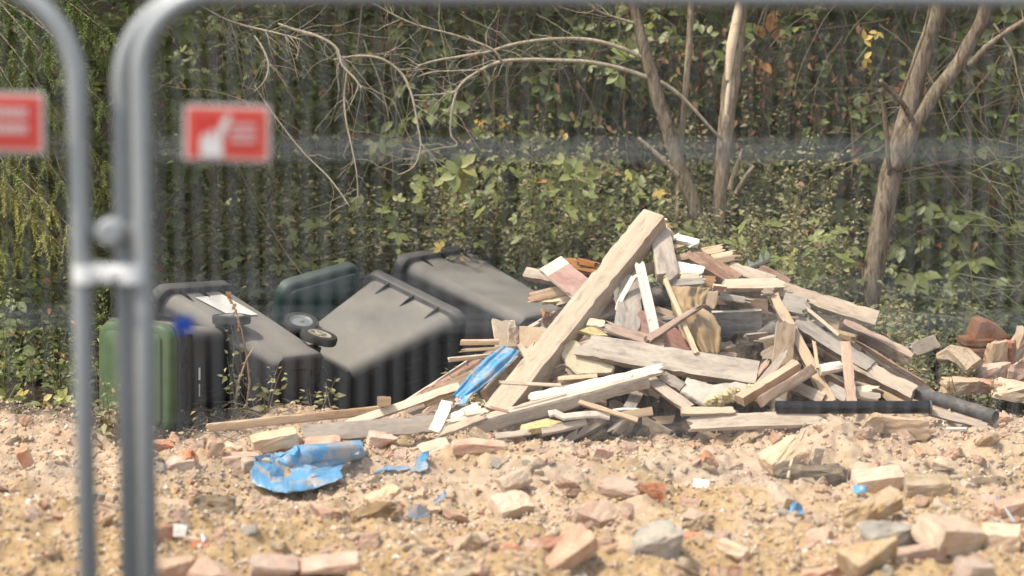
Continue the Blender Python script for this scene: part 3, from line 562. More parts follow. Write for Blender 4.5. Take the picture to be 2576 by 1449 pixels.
mb = MB(); A = sat(5, 1880, 1118, 9.98) - o.location; B = sat(5, 1906, 1118, 9.98) - o.location
mb.tube([A, B], .034, 20, cap=False); mb.build("pipe_collar", plain("grey_collar", (.10, .10, .105), .4), o, True)
pipe("drain_pipe", sat(5, 1690, 930, 10.34), sat(5, 2680, 1240, 10.02), .034, gp, "dusty grey pipe running off to the right from the pile", "pipe")
pipe("drain_pipe", sat(3, 1950, 560, 10.7), sat(3, 2230, 470, 10.68), .045, gp, "grey pipe end deep behind the sawn brown board", "pipe")
pipe("drain_pipe", sat(3, 540, 110, 10.82), sat(3, 900, 100, 10.84), .055, gp, "dark grey pipe in the shadow left of the sacking", "pipe")
mb = MB(); A = sat(5, 560, 670, 10.24); B = sat(5, 815, 625, 10.26); c = (A + B) / 2; mb.tube([A - c + (B - A) * i / 6 for i in range(7)], .027, 10, wob=.25)
o = mb.build("painted_log", W['white'], smooth=False); o.location = c; tag(o, "white painted round log end left of the upright pinkish board", "log")
def strip(reg, pts, Ys, w, t, mat, name, label, cat, up=.4):
    P = [sat(reg, x, y, Y) for (x, y), Y in zip(pts, Ys)]; c = P[len(P) // 2]; mb = MB(); rings = []
    for i, p in enumerate(P):
        d = (P[min(i + 1, len(P) - 1)] - P[max(0, i - 1)]).normalized(); n = (CAM - p).normalized() + Vector((0, 0, up)); n = (n - d * n.dot(d)).normalized(); wv = n.cross(d)
        rings.append([p - c + wv * (w * a) + n * (t * b) for a, b in ((-.5, 0), (-.5, .5), (-.3, 1), (.3, 1), (.5, .5), (.5, 0))])
    mb.loft(rings); o = mb.build(name, mat); o.location = c; tag(o, label, cat); return o
dpv = blotch("dirty_white_plastic", [(.42, .37, .30), (.60, .55, .47), (.66, .61, .53)], 9, rough=.5, var=0)
strip(1, [(1345, 1140), (1420, 1125), (1530, 1175), (1750, 1150), (1950, 1140), (2080, 1170)], [9.98, 9.98, 9.96, 9.96, 9.97, 9.97], .035, .012, dpv, "plastic_trim", "bent dirty white plastic trim below the long grey beam", "plastic trim")
strip(1, [(2120, 1095), (2250, 1078), (2400, 1082), (2500, 1100)], [9.99, 9.99, 10, 10], .014, .01, PVC, "plastic_trim", "thin curved white plastic trim behind the fresh pine stick", "plastic trim")
strip(5, [(2080, 1380), (2330, 1378)], [9.85, 9.86], .014, .01, PVC, "plastic_trim", "short thin white plastic trim on the rubble far right", "plastic trim")
t_ = empty("window_sill_end", sat(4, 260, 110, 10.95)); tag(t_, "white plastic sill end poking out at the top of the pile", "window sill")
def part_between(name, reg, a, b, Ya, Yb, w, t, tilt, mat, root):
    o = plank_between(sat(reg, *a, Ya), sat(reg, *b, Yb), w, t, tilt, 'whiteb', None, (0, 0), name, .001); o.data.materials.clear(); [o.data.materials.append(mat) for _ in range(3)]
    M = o.matrix_world.copy(); o.parent = root; o.matrix_parent_inverse = Matrix.Identity(4); o.matrix_basis = Matrix.Translation(-root.location) @ M; return o
part_between("sill_top", 4, (130, 85), (390, 150), 10.96, 10.94, .042, .022, 42, PVC, t_)
part_between("sill_lip", 4, (265, 215), (392, 150), 10.93, 10.92, .010, .012, 10, PVC, t_)
part_between("sill_flange", 4, (55, 110), (150, 60), 10.98, 10.96, .02, .01, 40, PVC, t_)
mb = MB(); A = sat(2, 1740, 145, 10.98); B = sat(2, 1808, 140, 10.97); c = (A + B) / 2; mb.tube([A - c, (B - A) * .3, B - c], .007, 8)
o = mb.build("plastic_tube", PVC, smooth=True); o.location = c; tag(o, "tiny white plastic tube end behind the tip of the tall post", "tube")
# broken window bar with glass shards
t_ = empty("broken_window_bar", sat(4, 1100, 430, 10.98)); tag(t_, "dark window bar with jagged glass shards sticking up behind the pile", "broken window")
bar = part_between("window_bar", 4, (970, 490), (1245, 372), 10.98, 10.98, .017, .02, 10, plain("dark_bar", (.07, .055, .045), .6), t_)
gm, gt_, gb, go = newmat("window_glass"); gb.inputs['Base Color'].default_value = (.75, .82, .80, 1); gb.inputs['Roughness'].default_value = .08; gb.inputs['Transmission Weight'].default_value = .75; gb.inputs['IOR'].default_value = 1.45
for sh in ([(985, 470), (975, 365), (1085, 430)], [(1100, 430), (1125, 285), (1165, 400)], [(1180, 370), (1190, 250), (1240, 300), (1235, 365)]):
    P = [sat(4, x, y, 10.985) - t_.location for x, y in sh]; mb = MB(); mb.loft([P, [p + Vector((.004, .004, 0)) for p in P]]); mb.build("glass_shard", gm, t_)

# ------------------------------------------------------------------ wheelie bins
def binmat(name, base, side, dust=(.295, .268, .232), amt=1.0, base_r=.42):
    m, t, bs, out = newmat(name); tc = nd(t, "ShaderNodeTexCoord")
    dp = nd(t, "ShaderNodeVectorMath", operation='DOT_PRODUCT'); t.links.new(tc.outputs['Normal'], dp.inputs[0]); dp.inputs[1].default_value = side
    n = noise(t, objvec(t), 3.2, 3, .5); n2 = noise(t, objvec(t, (50, 50, 5)), 1, 4, .6); n3 = noise(t, objvec(t), 150, 2)
    k = mapr(t, dp.outputs['Value'], .15, .95, .03, 1.0)
    k = mth(t, 'MULTIPLY', k, mapr(t, mth(t, 'ADD', n, mth(t, 'MULTIPLY', mth(t, 'SUBTRACT', n2, .5), .2)), .25, .7, .55 * amt, .92 * amt))
    k = mth(t, 'MULTIPLY', k, mapr(t, n3, .3, .6, .8, 1))
    smear = mth(t, 'MULTIPLY', mapr(t, n2, .58, .76, 0, .55), mapr(t, n, .45, .6))
    k = mth(t, 'MAXIMUM', k, smear)
    c = mixc(t, k, base, dust); t.links.new(c, bs.inputs['Base Color'])
    t.links.new(mapr(t, k, 0, .8, base_r, .9), bs.inputs['Roughness']); bs.inputs['Specular IOR Level'].default_value = .4
    bump(t, bs, mth(t, 'ADD', n3, n), .12, .004); return m
def rrect(wx, yb, yf, z, r, n=6):
    pts = []
    for cx, cy, a0 in ((wx - r, yb - r, 0), (-wx + r, yb - r, 90), (-wx + r, -yf + r, 180), (wx - r, -yf + r, 270)):
        for k in range(n + 1):
            a = R(a0 + 90 * k / n); pts.append(Vector((cx + r * math.cos(a), cy + r * math.sin(a), z)))
    return pts
rub = plain("rubber_tyre", (.045, .042, .038), .8, spec=.2, bumpscale=30); hubm = {'grey': plain("grey_wheel_rim", (.20, .215, .22), .5, bumpscale=20), 'tan': plain("dusty_wheel_rim", (.33, .285, .21), .7, bumpscale=20)}
rimmat = {1: binmat("bin_rim_right_side", (.028, .028, .03), (1, 0, 0), amt=.42), -1: binmat("bin_rim_left_side", (.028, .028, .03), (-1, 0, 0), amt=.42)}
def lathe_x(prof, n=28, cx=0, cy=0, cz=0):               # prof: (x, radius)
    return [[Vector((cx + x, cy + r * math.cos(2 * math.pi * k / n), cz + r * math.sin(2 * math.pi * k / n))) for k in range(n)] for x, r in prof]
def make_bin(M, D, up, label, mat, matdark, wheels=('grey', 'grey'), handle='back', sticker=None, lid=None, bottom='rect', spokes=(), skip_low=False):
    wt, wb, bt, ft, bb, fb, h = D
    root = empty("wheelie_bin", M=M); tag(root, label, "wheelie bin", "fallen wheelie bins behind the rubble")
    def lerp(z, o=0):
        s = min(1, z / h); e = s ** .9; return rrect(wb + (wt - wb) * e + o, bb + (bt - bb) * e + o, fb + (ft - fb) * e + o, z, .07 + .01 * s)
    mb = MB(); base = [p for p in rrect(wb - .03, bb - .03, fb - .03, .0, .04)]
    rings = [base, [p for p in rrect(wb - .008, bb - .008, fb - .008, .004, .05)]] + [lerp(h * z) for z in (.02, .06, .15, .3, .45, .6, .75, .88)] + [lerp(h - .075)]
    sk = .028
    rings += [lerp(h - .07, .004), lerp(h - .068, sk - .004), lerp(h - .062, sk), lerp(h - .012, sk + .003), lerp(h - .003, sk - .003), lerp(h, sk - .012), lerp(h, -.008), lerp(h - .05, -.010), lerp(h * .5, -.010), lerp(.03, -.010)]
    mb.loft(rings, True, True)
    nn = len(rings[0]); mb.m = [1 if 10 * nn <= q < 16 * nn else 0 for q in range(len(mb.f))]
    body = mb.build("body", [mat, rimmat[up]], root, smooth=True)
    e = body.modifiers.new('edge', 'EDGE_SPLIT'); e.split_angle = R(50)
    ribs = MB()
    for sx in (-1, 1):                                    # gussets under the rim on both sides
        for f in (-.62, 0.02, .62):
            y0 = (bt - .04) * f if f > 0 else (ft - .04) * f * -1 * -1
            for (a, b) in (((0, 0), 1),):
                ribs = MB(); x1 = wt - .012; pts = [(x1 - .002, h - .07), (x1 + sk + .004, h - .068), (x1 + sk - .004, h - .085), (x1 + .012, h - .13), (x1 - .008, h - .185)]
                ribs.loft([[Vector((sx * px_, y0 + o, pz)) for px_, pz in pts] for o in (-.004, .004)]); ribs.build("rim_rib", matdark, root)
    for sy, ye in ((1, bt), (-1, ft)):
        for f in (-.55, 0, .55):
            ribs = MB(); x0 = wt * f; y1 = ye - .012; pts = [(y1 - .002, h - .07), (y1 + sk + .004, h - .068), (y1 + sk - .004, h - .085), (y1 + .012, h - .13), (y1 - .008, h - .185)]
            ribs.loft([[Vector((x0 + o, sy * py_, pz)) for py_, pz in pts] for o in (-.004, .004)]); ribs.build("rim_rib", matdark, root)
    fl = MB()                                            # moulded flutes on front and back walls
    for x0 in (-.5, -.17, .17, .5):
        for sy, y0_, y1_ in ((-1, fb, ft), (1, bb, bt)):
            ring = []
            for z in (h * .16, h * .2, h * .8, h * .84):
                s = (z / h) ** .9; ww = wb + (wt - wb) * s; y = y0_ + (y1_ - y0_) * s; d = .007 if h * .18 < z < h * .82 else -.004
                ring.append([Vector((x0 * ww - .022, sy * (y - .003), z)), Vector((x0 * ww - .012, sy * (y + d), z)), Vector((x0 * ww + .012, sy * (y + d), z)), Vector((x0 * ww + .022, sy * (y - .003), z))])
            fl.loft(ring, False, False)
    # underside moulding
    u = MB()
    if bottom == 'rect':
        q = rrect(wb * .52, bb * .55, fb * .45, -.003, .03, 3); u.tube(q + [q[0]], .0045, 6)
    else:
        u.tube([Vector((.09 * math.cos(a * .2618) * 1.0 - .02, .02 + .09 * math.sin(a * .2618), -.003)) for a in range(25)], .0045, 6)
    u.build("base_moulding", matdark, root)
    # axle, wheels
    ay, az, r = bb + .012, .085, .098; xw = wb + .055
    ax = MB(); ax.tube([(-xw, ay, az), (xw, ay, az)], .011, 10)
    for sx in (-1, 1): ax.box((sx * (wb - .02), ay - .02, az), (.05, .07, .05))
    ax.build("axle", matdark, root)
    for sx, hub in zip((1, -1), wheels):
        if skip_low and sx != up: continue
        x0 = sx * xw
        ty = MB(); ty.loft(lathe_x([(-.020, .064), (-.024, .080), (-.021, .094), (-.013, r), (.013, r), (.021, .094), (.024, .080), (.020, .064)], 32, x0, ay, az), False, False)
        w = ty.build("wheel", rub, root, smooth=True); w.modifiers.new('edge', 'EDGE_SPLIT').split_angle = R(40)
        rm = MB(); o = sx
        if sx in spokes:
            rm.loft(lathe_x([(.018 * o, .066), (.021 * o, .062), (.016 * o, .052), (.004 * o, .050), (-.018 * o, .064)], 28, x0, ay, az), False, False)
            rm.loft(lathe_x([(-.012, .051), (.0, .051)], 20, x0, ay, az))
            for k in range(6):
                a = k * math.pi / 3; c_, s_ = math.cos(a), math.sin(a)
                rm.tube([(x0 + .008 * o, ay + .014 * c_, az + .014 * s_), (x0 + .012 * o, ay + .053 * c_, az + .053 * s_)], .007, 6)
            rm.loft(lathe_x([(0, .018), (.018 * o, .018), (.022 * o, .012)], 16, x0, ay, az))
        else:
            rm.loft(lathe_x([(-.018 * o, .064), (.018 * o, .066), (.022 * o, .062), (.017 * o, .055), (.012 * o, .050), (.015 * o, .022), (.017 * o, .014), (.023 * o, .013), (.025 * o, .009)], 28, x0, ay, az))
        rm.build("wheel_rim", hubm[hub], w, smooth=True).modifiers.new('edge', 'EDGE_SPLIT').split_angle = R(40)
    # handle at the back of the rim
    hb = MB(); hy = bt + sk + .035; hz = h - .04
    hb.tube([(-wt * .86, hy, hz), (wt * .86, hy, hz)], .0145, 12)
    for f in (-.86, -.28, .28, .86): hb.box((wt * f, bt + sk + .012, hz), (.012, .055, .032))
    hb.build("handle", matdark, root, smooth=False)
    return root, body
def S86(t, k=.86): return tuple(np.array([0, 0, CAMZ]) + k * (np.array(t) - np.array([0, 0, CAMZ])))
def mat4(Rm, t):
    M = Matrix(Rm).to_4x4(); M.translation = Vector(t); M3 = M.to_3x3().normalized(); 
    q = M.to_quaternion().normalized(); return Matrix.LocRotScale(Vector(t), q, Vector((1, 1, 1)))
BK = (.03, .03, .033)
blackd = plain("black_bin_plastic", (.018, .018, .02), .45, bumpscale=60)
D1 = [x * .83 for x in (.292, .20, .374, .349, .254, .256, .972)]
M1 = mat4([[.2837, .4996, -.8185], [-.0962, .8641, .494], [.9541, -.0614, .2932]], S86((-1.337, 13.074, -.243), .83))
b1, body1 = make_bin(M1, D1, 1, "grey wheelie bin on its side with a blank white sticker", binmat("dusty_bin_right_side", BK, (1, 0, 0)), blackd, ('tan', 'grey'), spokes=(1,))
# sticker: the surveyed outline dropped on the side wall
Mi = M1.inverted(); wt, wb, bt, ft, bb, fb, h = D1
Pn = [Vector((wb, 0, 0)), Vector((wt, 0, h)), Vector((wb, .1, 0))]; nrm = (Pn[1] - Pn[0]).cross(Pn[2] - Pn[0]).normalized()
if nrm.x < 0: nrm = -nrm
def on_side(px, py, lift):
    o = Mi @ CAM; d = (Mi.to_3x3() @ ray(px, py)); k = (Pn[0] - o).dot(nrm) / d.dot(nrm); return o + d * k + nrm * lift
st = [sv(6, *p) for p in ((550, 775), (880, 740), (1305, 985), (1000, 1012))]
cst = [on_side(*p, 0) for p in st]
def side_x(z): return wb + (wt - wb) * (min(1, max(0, z / h)) ** .9)
G = [[None] * 9 for _ in range(9)]
for i in range(9):
    for j in range(9):
        u, v = i / 8, j / 8; p = (cst[0] * (1 - u) + cst[1] * u) * (1 - v) + (cst[3] * (1 - u) + cst[2] * u) * v
        G[i][j] = Vector((side_x(p.z) + .007, p.y, p.z))
mb = MB(); mb.grid(G); o = mb.build("sticker", plain("white_sticker", (.78, .74, .66), .6, bumpscale=20, bstr=.05), b1)
D2 = [x * .89 for x in (.306, .192, .38, .354, .249, .252, .957)]
M2 = mat4([[-.1725, -.8003, .5742], [.3319, .5017, .7989], [-.9274, .3284, .1791]], S86((-1.181, 12.91, -.191), .89))
b2, body2 = make_bin(M2, D2, -1, "grey wheelie bin on its side with its dark green lid swung open", binmat("dusty_bin_left_side", BK, (-1, 0, 0)), blackd, ('grey', 'grey'), bottom='circle')
def lid_mesh(L, wv, dome=.07, skirt=.045):
    """lid in its own frame: u from the hinge, v across, w outwards"""
    def ring(o, w):
        return [Vector((p.x + L / 2, p.y, w)) for p in rrect(L / 2 - o, wv - o, wv - o, 0, max(.03, .08 - o), 5)]
    mb = MB(); mb.loft([ring(.012, -skirt), ring(0, -skirt), ring(0, 0), ring(.006, .012), ring(.02, .02), ring(.045, .022), ring(.05, .034), ring(.062, .040), ring(.12, dome * .85), ring(.19, dome)], False, True)
    mb.loft([[p for p in reversed(r)] for r in (ring(.014, -skirt), ring(.016, -.004), ring(.06, .012), ring(.19, dome - .012))], False, True)
    return mb
lg = binmat("dark_green_lid", (.03, .068, .06), (-1, 0, 0), amt=.45, base_r=.35)
Dm = D2; L2 = .60
lm = lid_mesh(L2, Dm[0] + .015); ang = R(8)
lm.v = [(v, Dm[2] + .11 + u * math.sin(ang) - w * math.cos(ang), Dm[6] + .0 - u * math.cos(ang) - w * math.sin(ang)) for u, v, w in lm.v]
lm.f = [tuple(reversed(f)) for f in lm.f]
lo = lm.build("lid", lg, b2, smooth=True); lo.modifiers.new('edge', 'EDGE_SPLIT').split_angle = R(40); lo['label'] = "dark green lid swung open behind the bin"
D3 = [x * .90 for x in (.293, .214, .375, .355, .257, .257, .999)]
M3 = mat4([[.1833, .6246, -.7591], [-.1819, .7804, .5982], [.9661, .0285, .2567]], S86((.178, 13.633, -.069), .90))
b3, body3 = make_bin(M3, D3, 1, "grey wheelie bin on its side half covered by the timber pile, farthest back", body1.data.materials[0], blackd, ('grey', 'grey'), bottom='rect')
DG = [.25, .185, .30, .11, .22, .22, .66]
zl = Vector((-.46, -.88, .03)).normalized(); xl = Vector((0, 0, -1)); xl = (xl - zl * xl.dot(zl)).normalized(); yl = zl.cross(xl)
lc = at(307, 945, 10.4); MG = Matrix((xl, yl, zl)).transposed().to_4x4(); MG.translation = lc - zl * .68
bG, bodyG = make_bin(MG, DG, -1, "black wheelie bin on its side with a closed bright green lid", binmat("dusty_bin_upper_side", BK, (-1, 0, 0), amt=.85), blackd, ('grey', 'grey'), bottom='rect')
lm = lid_mesh(DG[2] + DG[3] + .03, DG[0] + .02, .05); lm.v = [(v, DG[2] + .015 - u, DG[6] + .035 + w) for u, v, w in lm.v]
lo = lm.build("lid", blotch("bright_green_lid", [(.07, .11, .055), (.09, .135, .07), (.115, .15, .085)], 6, rough=.45, var=0, bstr=.05), bG, smooth=True); lo.modifiers.new('edge', 'EDGE_SPLIT').split_angle = R(40)
tg = MB()
for x0 in (-.02, .06): tg.box((x0, DG[2] + .062, DG[6] - .12 + .1 * 0), (.06, .002, .014 if x0 < 0 else .006))
# small white maker's marks under the handle bar
tg.build("mould_label", plain("white_mark", (.7, .7, .68), .6), bG)

# ------------------------------------------------------------------ bricks and lumps of masonry
def masonry(name, cs, dust, scale=14, dustk=.5, var=.16):
    m, t, bs, out = newmat(name); v = objvec(t); n = noise(t, v, scale, 5, .65, .3); n2 = noise(t, v, scale * 7, 3, .6); n3 = noise(t, v, scale * .7, 4, .6)
    c = ramp(t, n, [(.3, cs[0]), (.5, cs[1]), (.72, cs[2])])
    g = nd(t, "ShaderNodeTexCoord")
    k = mapr(t, mth(t, 'ADD', n3, mth(t, 'MULTIPLY', mth(t, 'SUBTRACT', n2, .5), .5)), .60 - dustk * .3, .80 - dustk * .3, 0, .85)
    c = mixc(t, k, c, dust); c = vary(t, c, var, .15); t.links.new(c, bs.inputs['Base Color']); bs.inputs['Roughness'].default_value = .92; bs.inputs['Specular IOR Level'].default_value = .15
    bump(t, bs, mth(t, 'ADD', n2, n), .6, .006); return m
BR = dict(pink=masonry("pink_brick", [(.36, .20, .14), (.48, .30, .22), (.54, .37, .27)], (.54, .42, .31), dustk=.6),
          red=masonry("orange_red_brick", [(.30, .12, .07), (.44, .20, .12), (.52, .28, .19)], (.54, .40, .29), dustk=.45),
          cream=masonry("mortar_covered_brick", [(.46, .34, .23), (.56, .43, .30), (.62, .50, .37)], (.60, .40, .30), dustk=.3),
          grey=masonry("grey_concrete", [(.24, .22, .19), (.36, .33, .28), (.44, .40, .33)], (.50, .42, .32), dustk=.4),
          ochre=masonry("ochre_mortar", [(.30, .19, .08), (.42, .30, .17), (.50, .38, .25)], (.54, .43, .31), dustk=.7),
          clod=masonry("brown_soil_clod", [(.13, .09, .05), (.22, .155, .09), (.32, .24, .15)], (.40, .31, .20), dustk=.2, scale=20),
          white=plain("white_tile", (.74, .71, .65), .5, var=.05, bumpscale=20, bstr=.1))
def chunk_mesh(L, Wd, H, seed, chip=.02, rounding=.35, cut=0):
    rng = random.Random(seed); n = 5; mb = MB(); idx = {}; V = []; F = []
    off = Vector((rng.uniform(0, 90), rng.uniform(0, 90), rng.uniform(0, 90)))
    pl = [(Vector((rng.uniform(-1, 1), rng.uniform(-1, 1), rng.uniform(-.6, 1))).normalized(), rng.uniform(.45, .75)) for _ in range(cut)]
    def P(i, j, k):
        if (i, j, k) not in idx:
            q = Vector((i / n * 2 - 1, j / n * 2 - 1, k / n * 2 - 1))
            e = sorted(abs(c) for c in q)
            if e[1] > .99: q *= 1 - rounding * .10 * (1 + mn.noise(q * 2 + off))     # edges worn
            if e[0] > .99: q *= 1 - rounding * .10
            for nn, d in pl:
                s = q.dot(nn)
                if s > d: q -= nn * (s - d)
            p = Vector((q.x * L / 2, q.y * Wd / 2, q.z * H / 2))
            m = min(L, Wd, H); p += Vector((mn.noise(p * 9 / .2 + off), mn.noise(p * 9 / .2 + off + Vector((7, 3, 1))), mn.noise(p * 9 / .2 + off + Vector((1, 9, 5))))) * chip * .55
            p += mn.noise_vector(p * 130 + off) * chip * .22
            idx[i, j, k] = len(V); V.append(p)
        return idx[i, j, k]
    for a in range(n):
        for b in range(n):
            F.append((P(a, b, n), P(a + 1, b, n), P(a + 1, b + 1, n), P(a, b + 1, n))); F.append((P(a, b, 0), P(a, b + 1, 0), P(a + 1, b + 1, 0), P(a + 1, b, 0)))
            F.append((P(a, 0, b), P(a + 1, 0, b), P(a + 1, 0, b + 1), P(a, 0, b + 1))); F.append((P(a, n, b), P(a, n, b + 1), P(a + 1, n, b + 1), P(a + 1, n, b)))
            F.append((P(0, a, b), P(0, a, b + 1), P(0, a + 1, b + 1), P(0, a + 1, b))); F.append((P(n, a, b), P(n, a + 1, b), P(n, a + 1, b + 1), P(n, a, b + 1)))
    mb.add(V, F); return mb
_cn = [1000]
def chunk(reg, x, y, L, Wd, H, rot, mat, label, cat='brick', name='brick', cut=0, chip=.012, lift=0.0, rounding=.35, group=None):
    _cn[0] += 1
    px, py = sv(reg, x, y); p = ground_at(px, py + 0); e = Euler([R(a) for a in rot], 'XYZ'); M = e.to_matrix()
    half = sum(abs(M[2][k]) * d / 2 for k, d in enumerate((L, Wd, H)))
    # the survey point is the middle of the visible face: step back to where the piece stands
    c = CAM + (p - CAM) * (1 - .0); d = (p - CAM).normalized(); s = (half * .55 + lift) / -d.z; c = p - d * s
    zt = gzs(c.x, c.y) + half * .5 + lift; c.z = zt * .6 + c.z * .4
    o = chunk_mesh(L, Wd, H, _cn[0], chip, rounding, cut).build(name, BR[mat] if isinstance(mat, str) else mat); o.location = c; o.rotation_euler = e
    tag(o, label, cat, group); return o
B3 = (.215, .1025, .068)
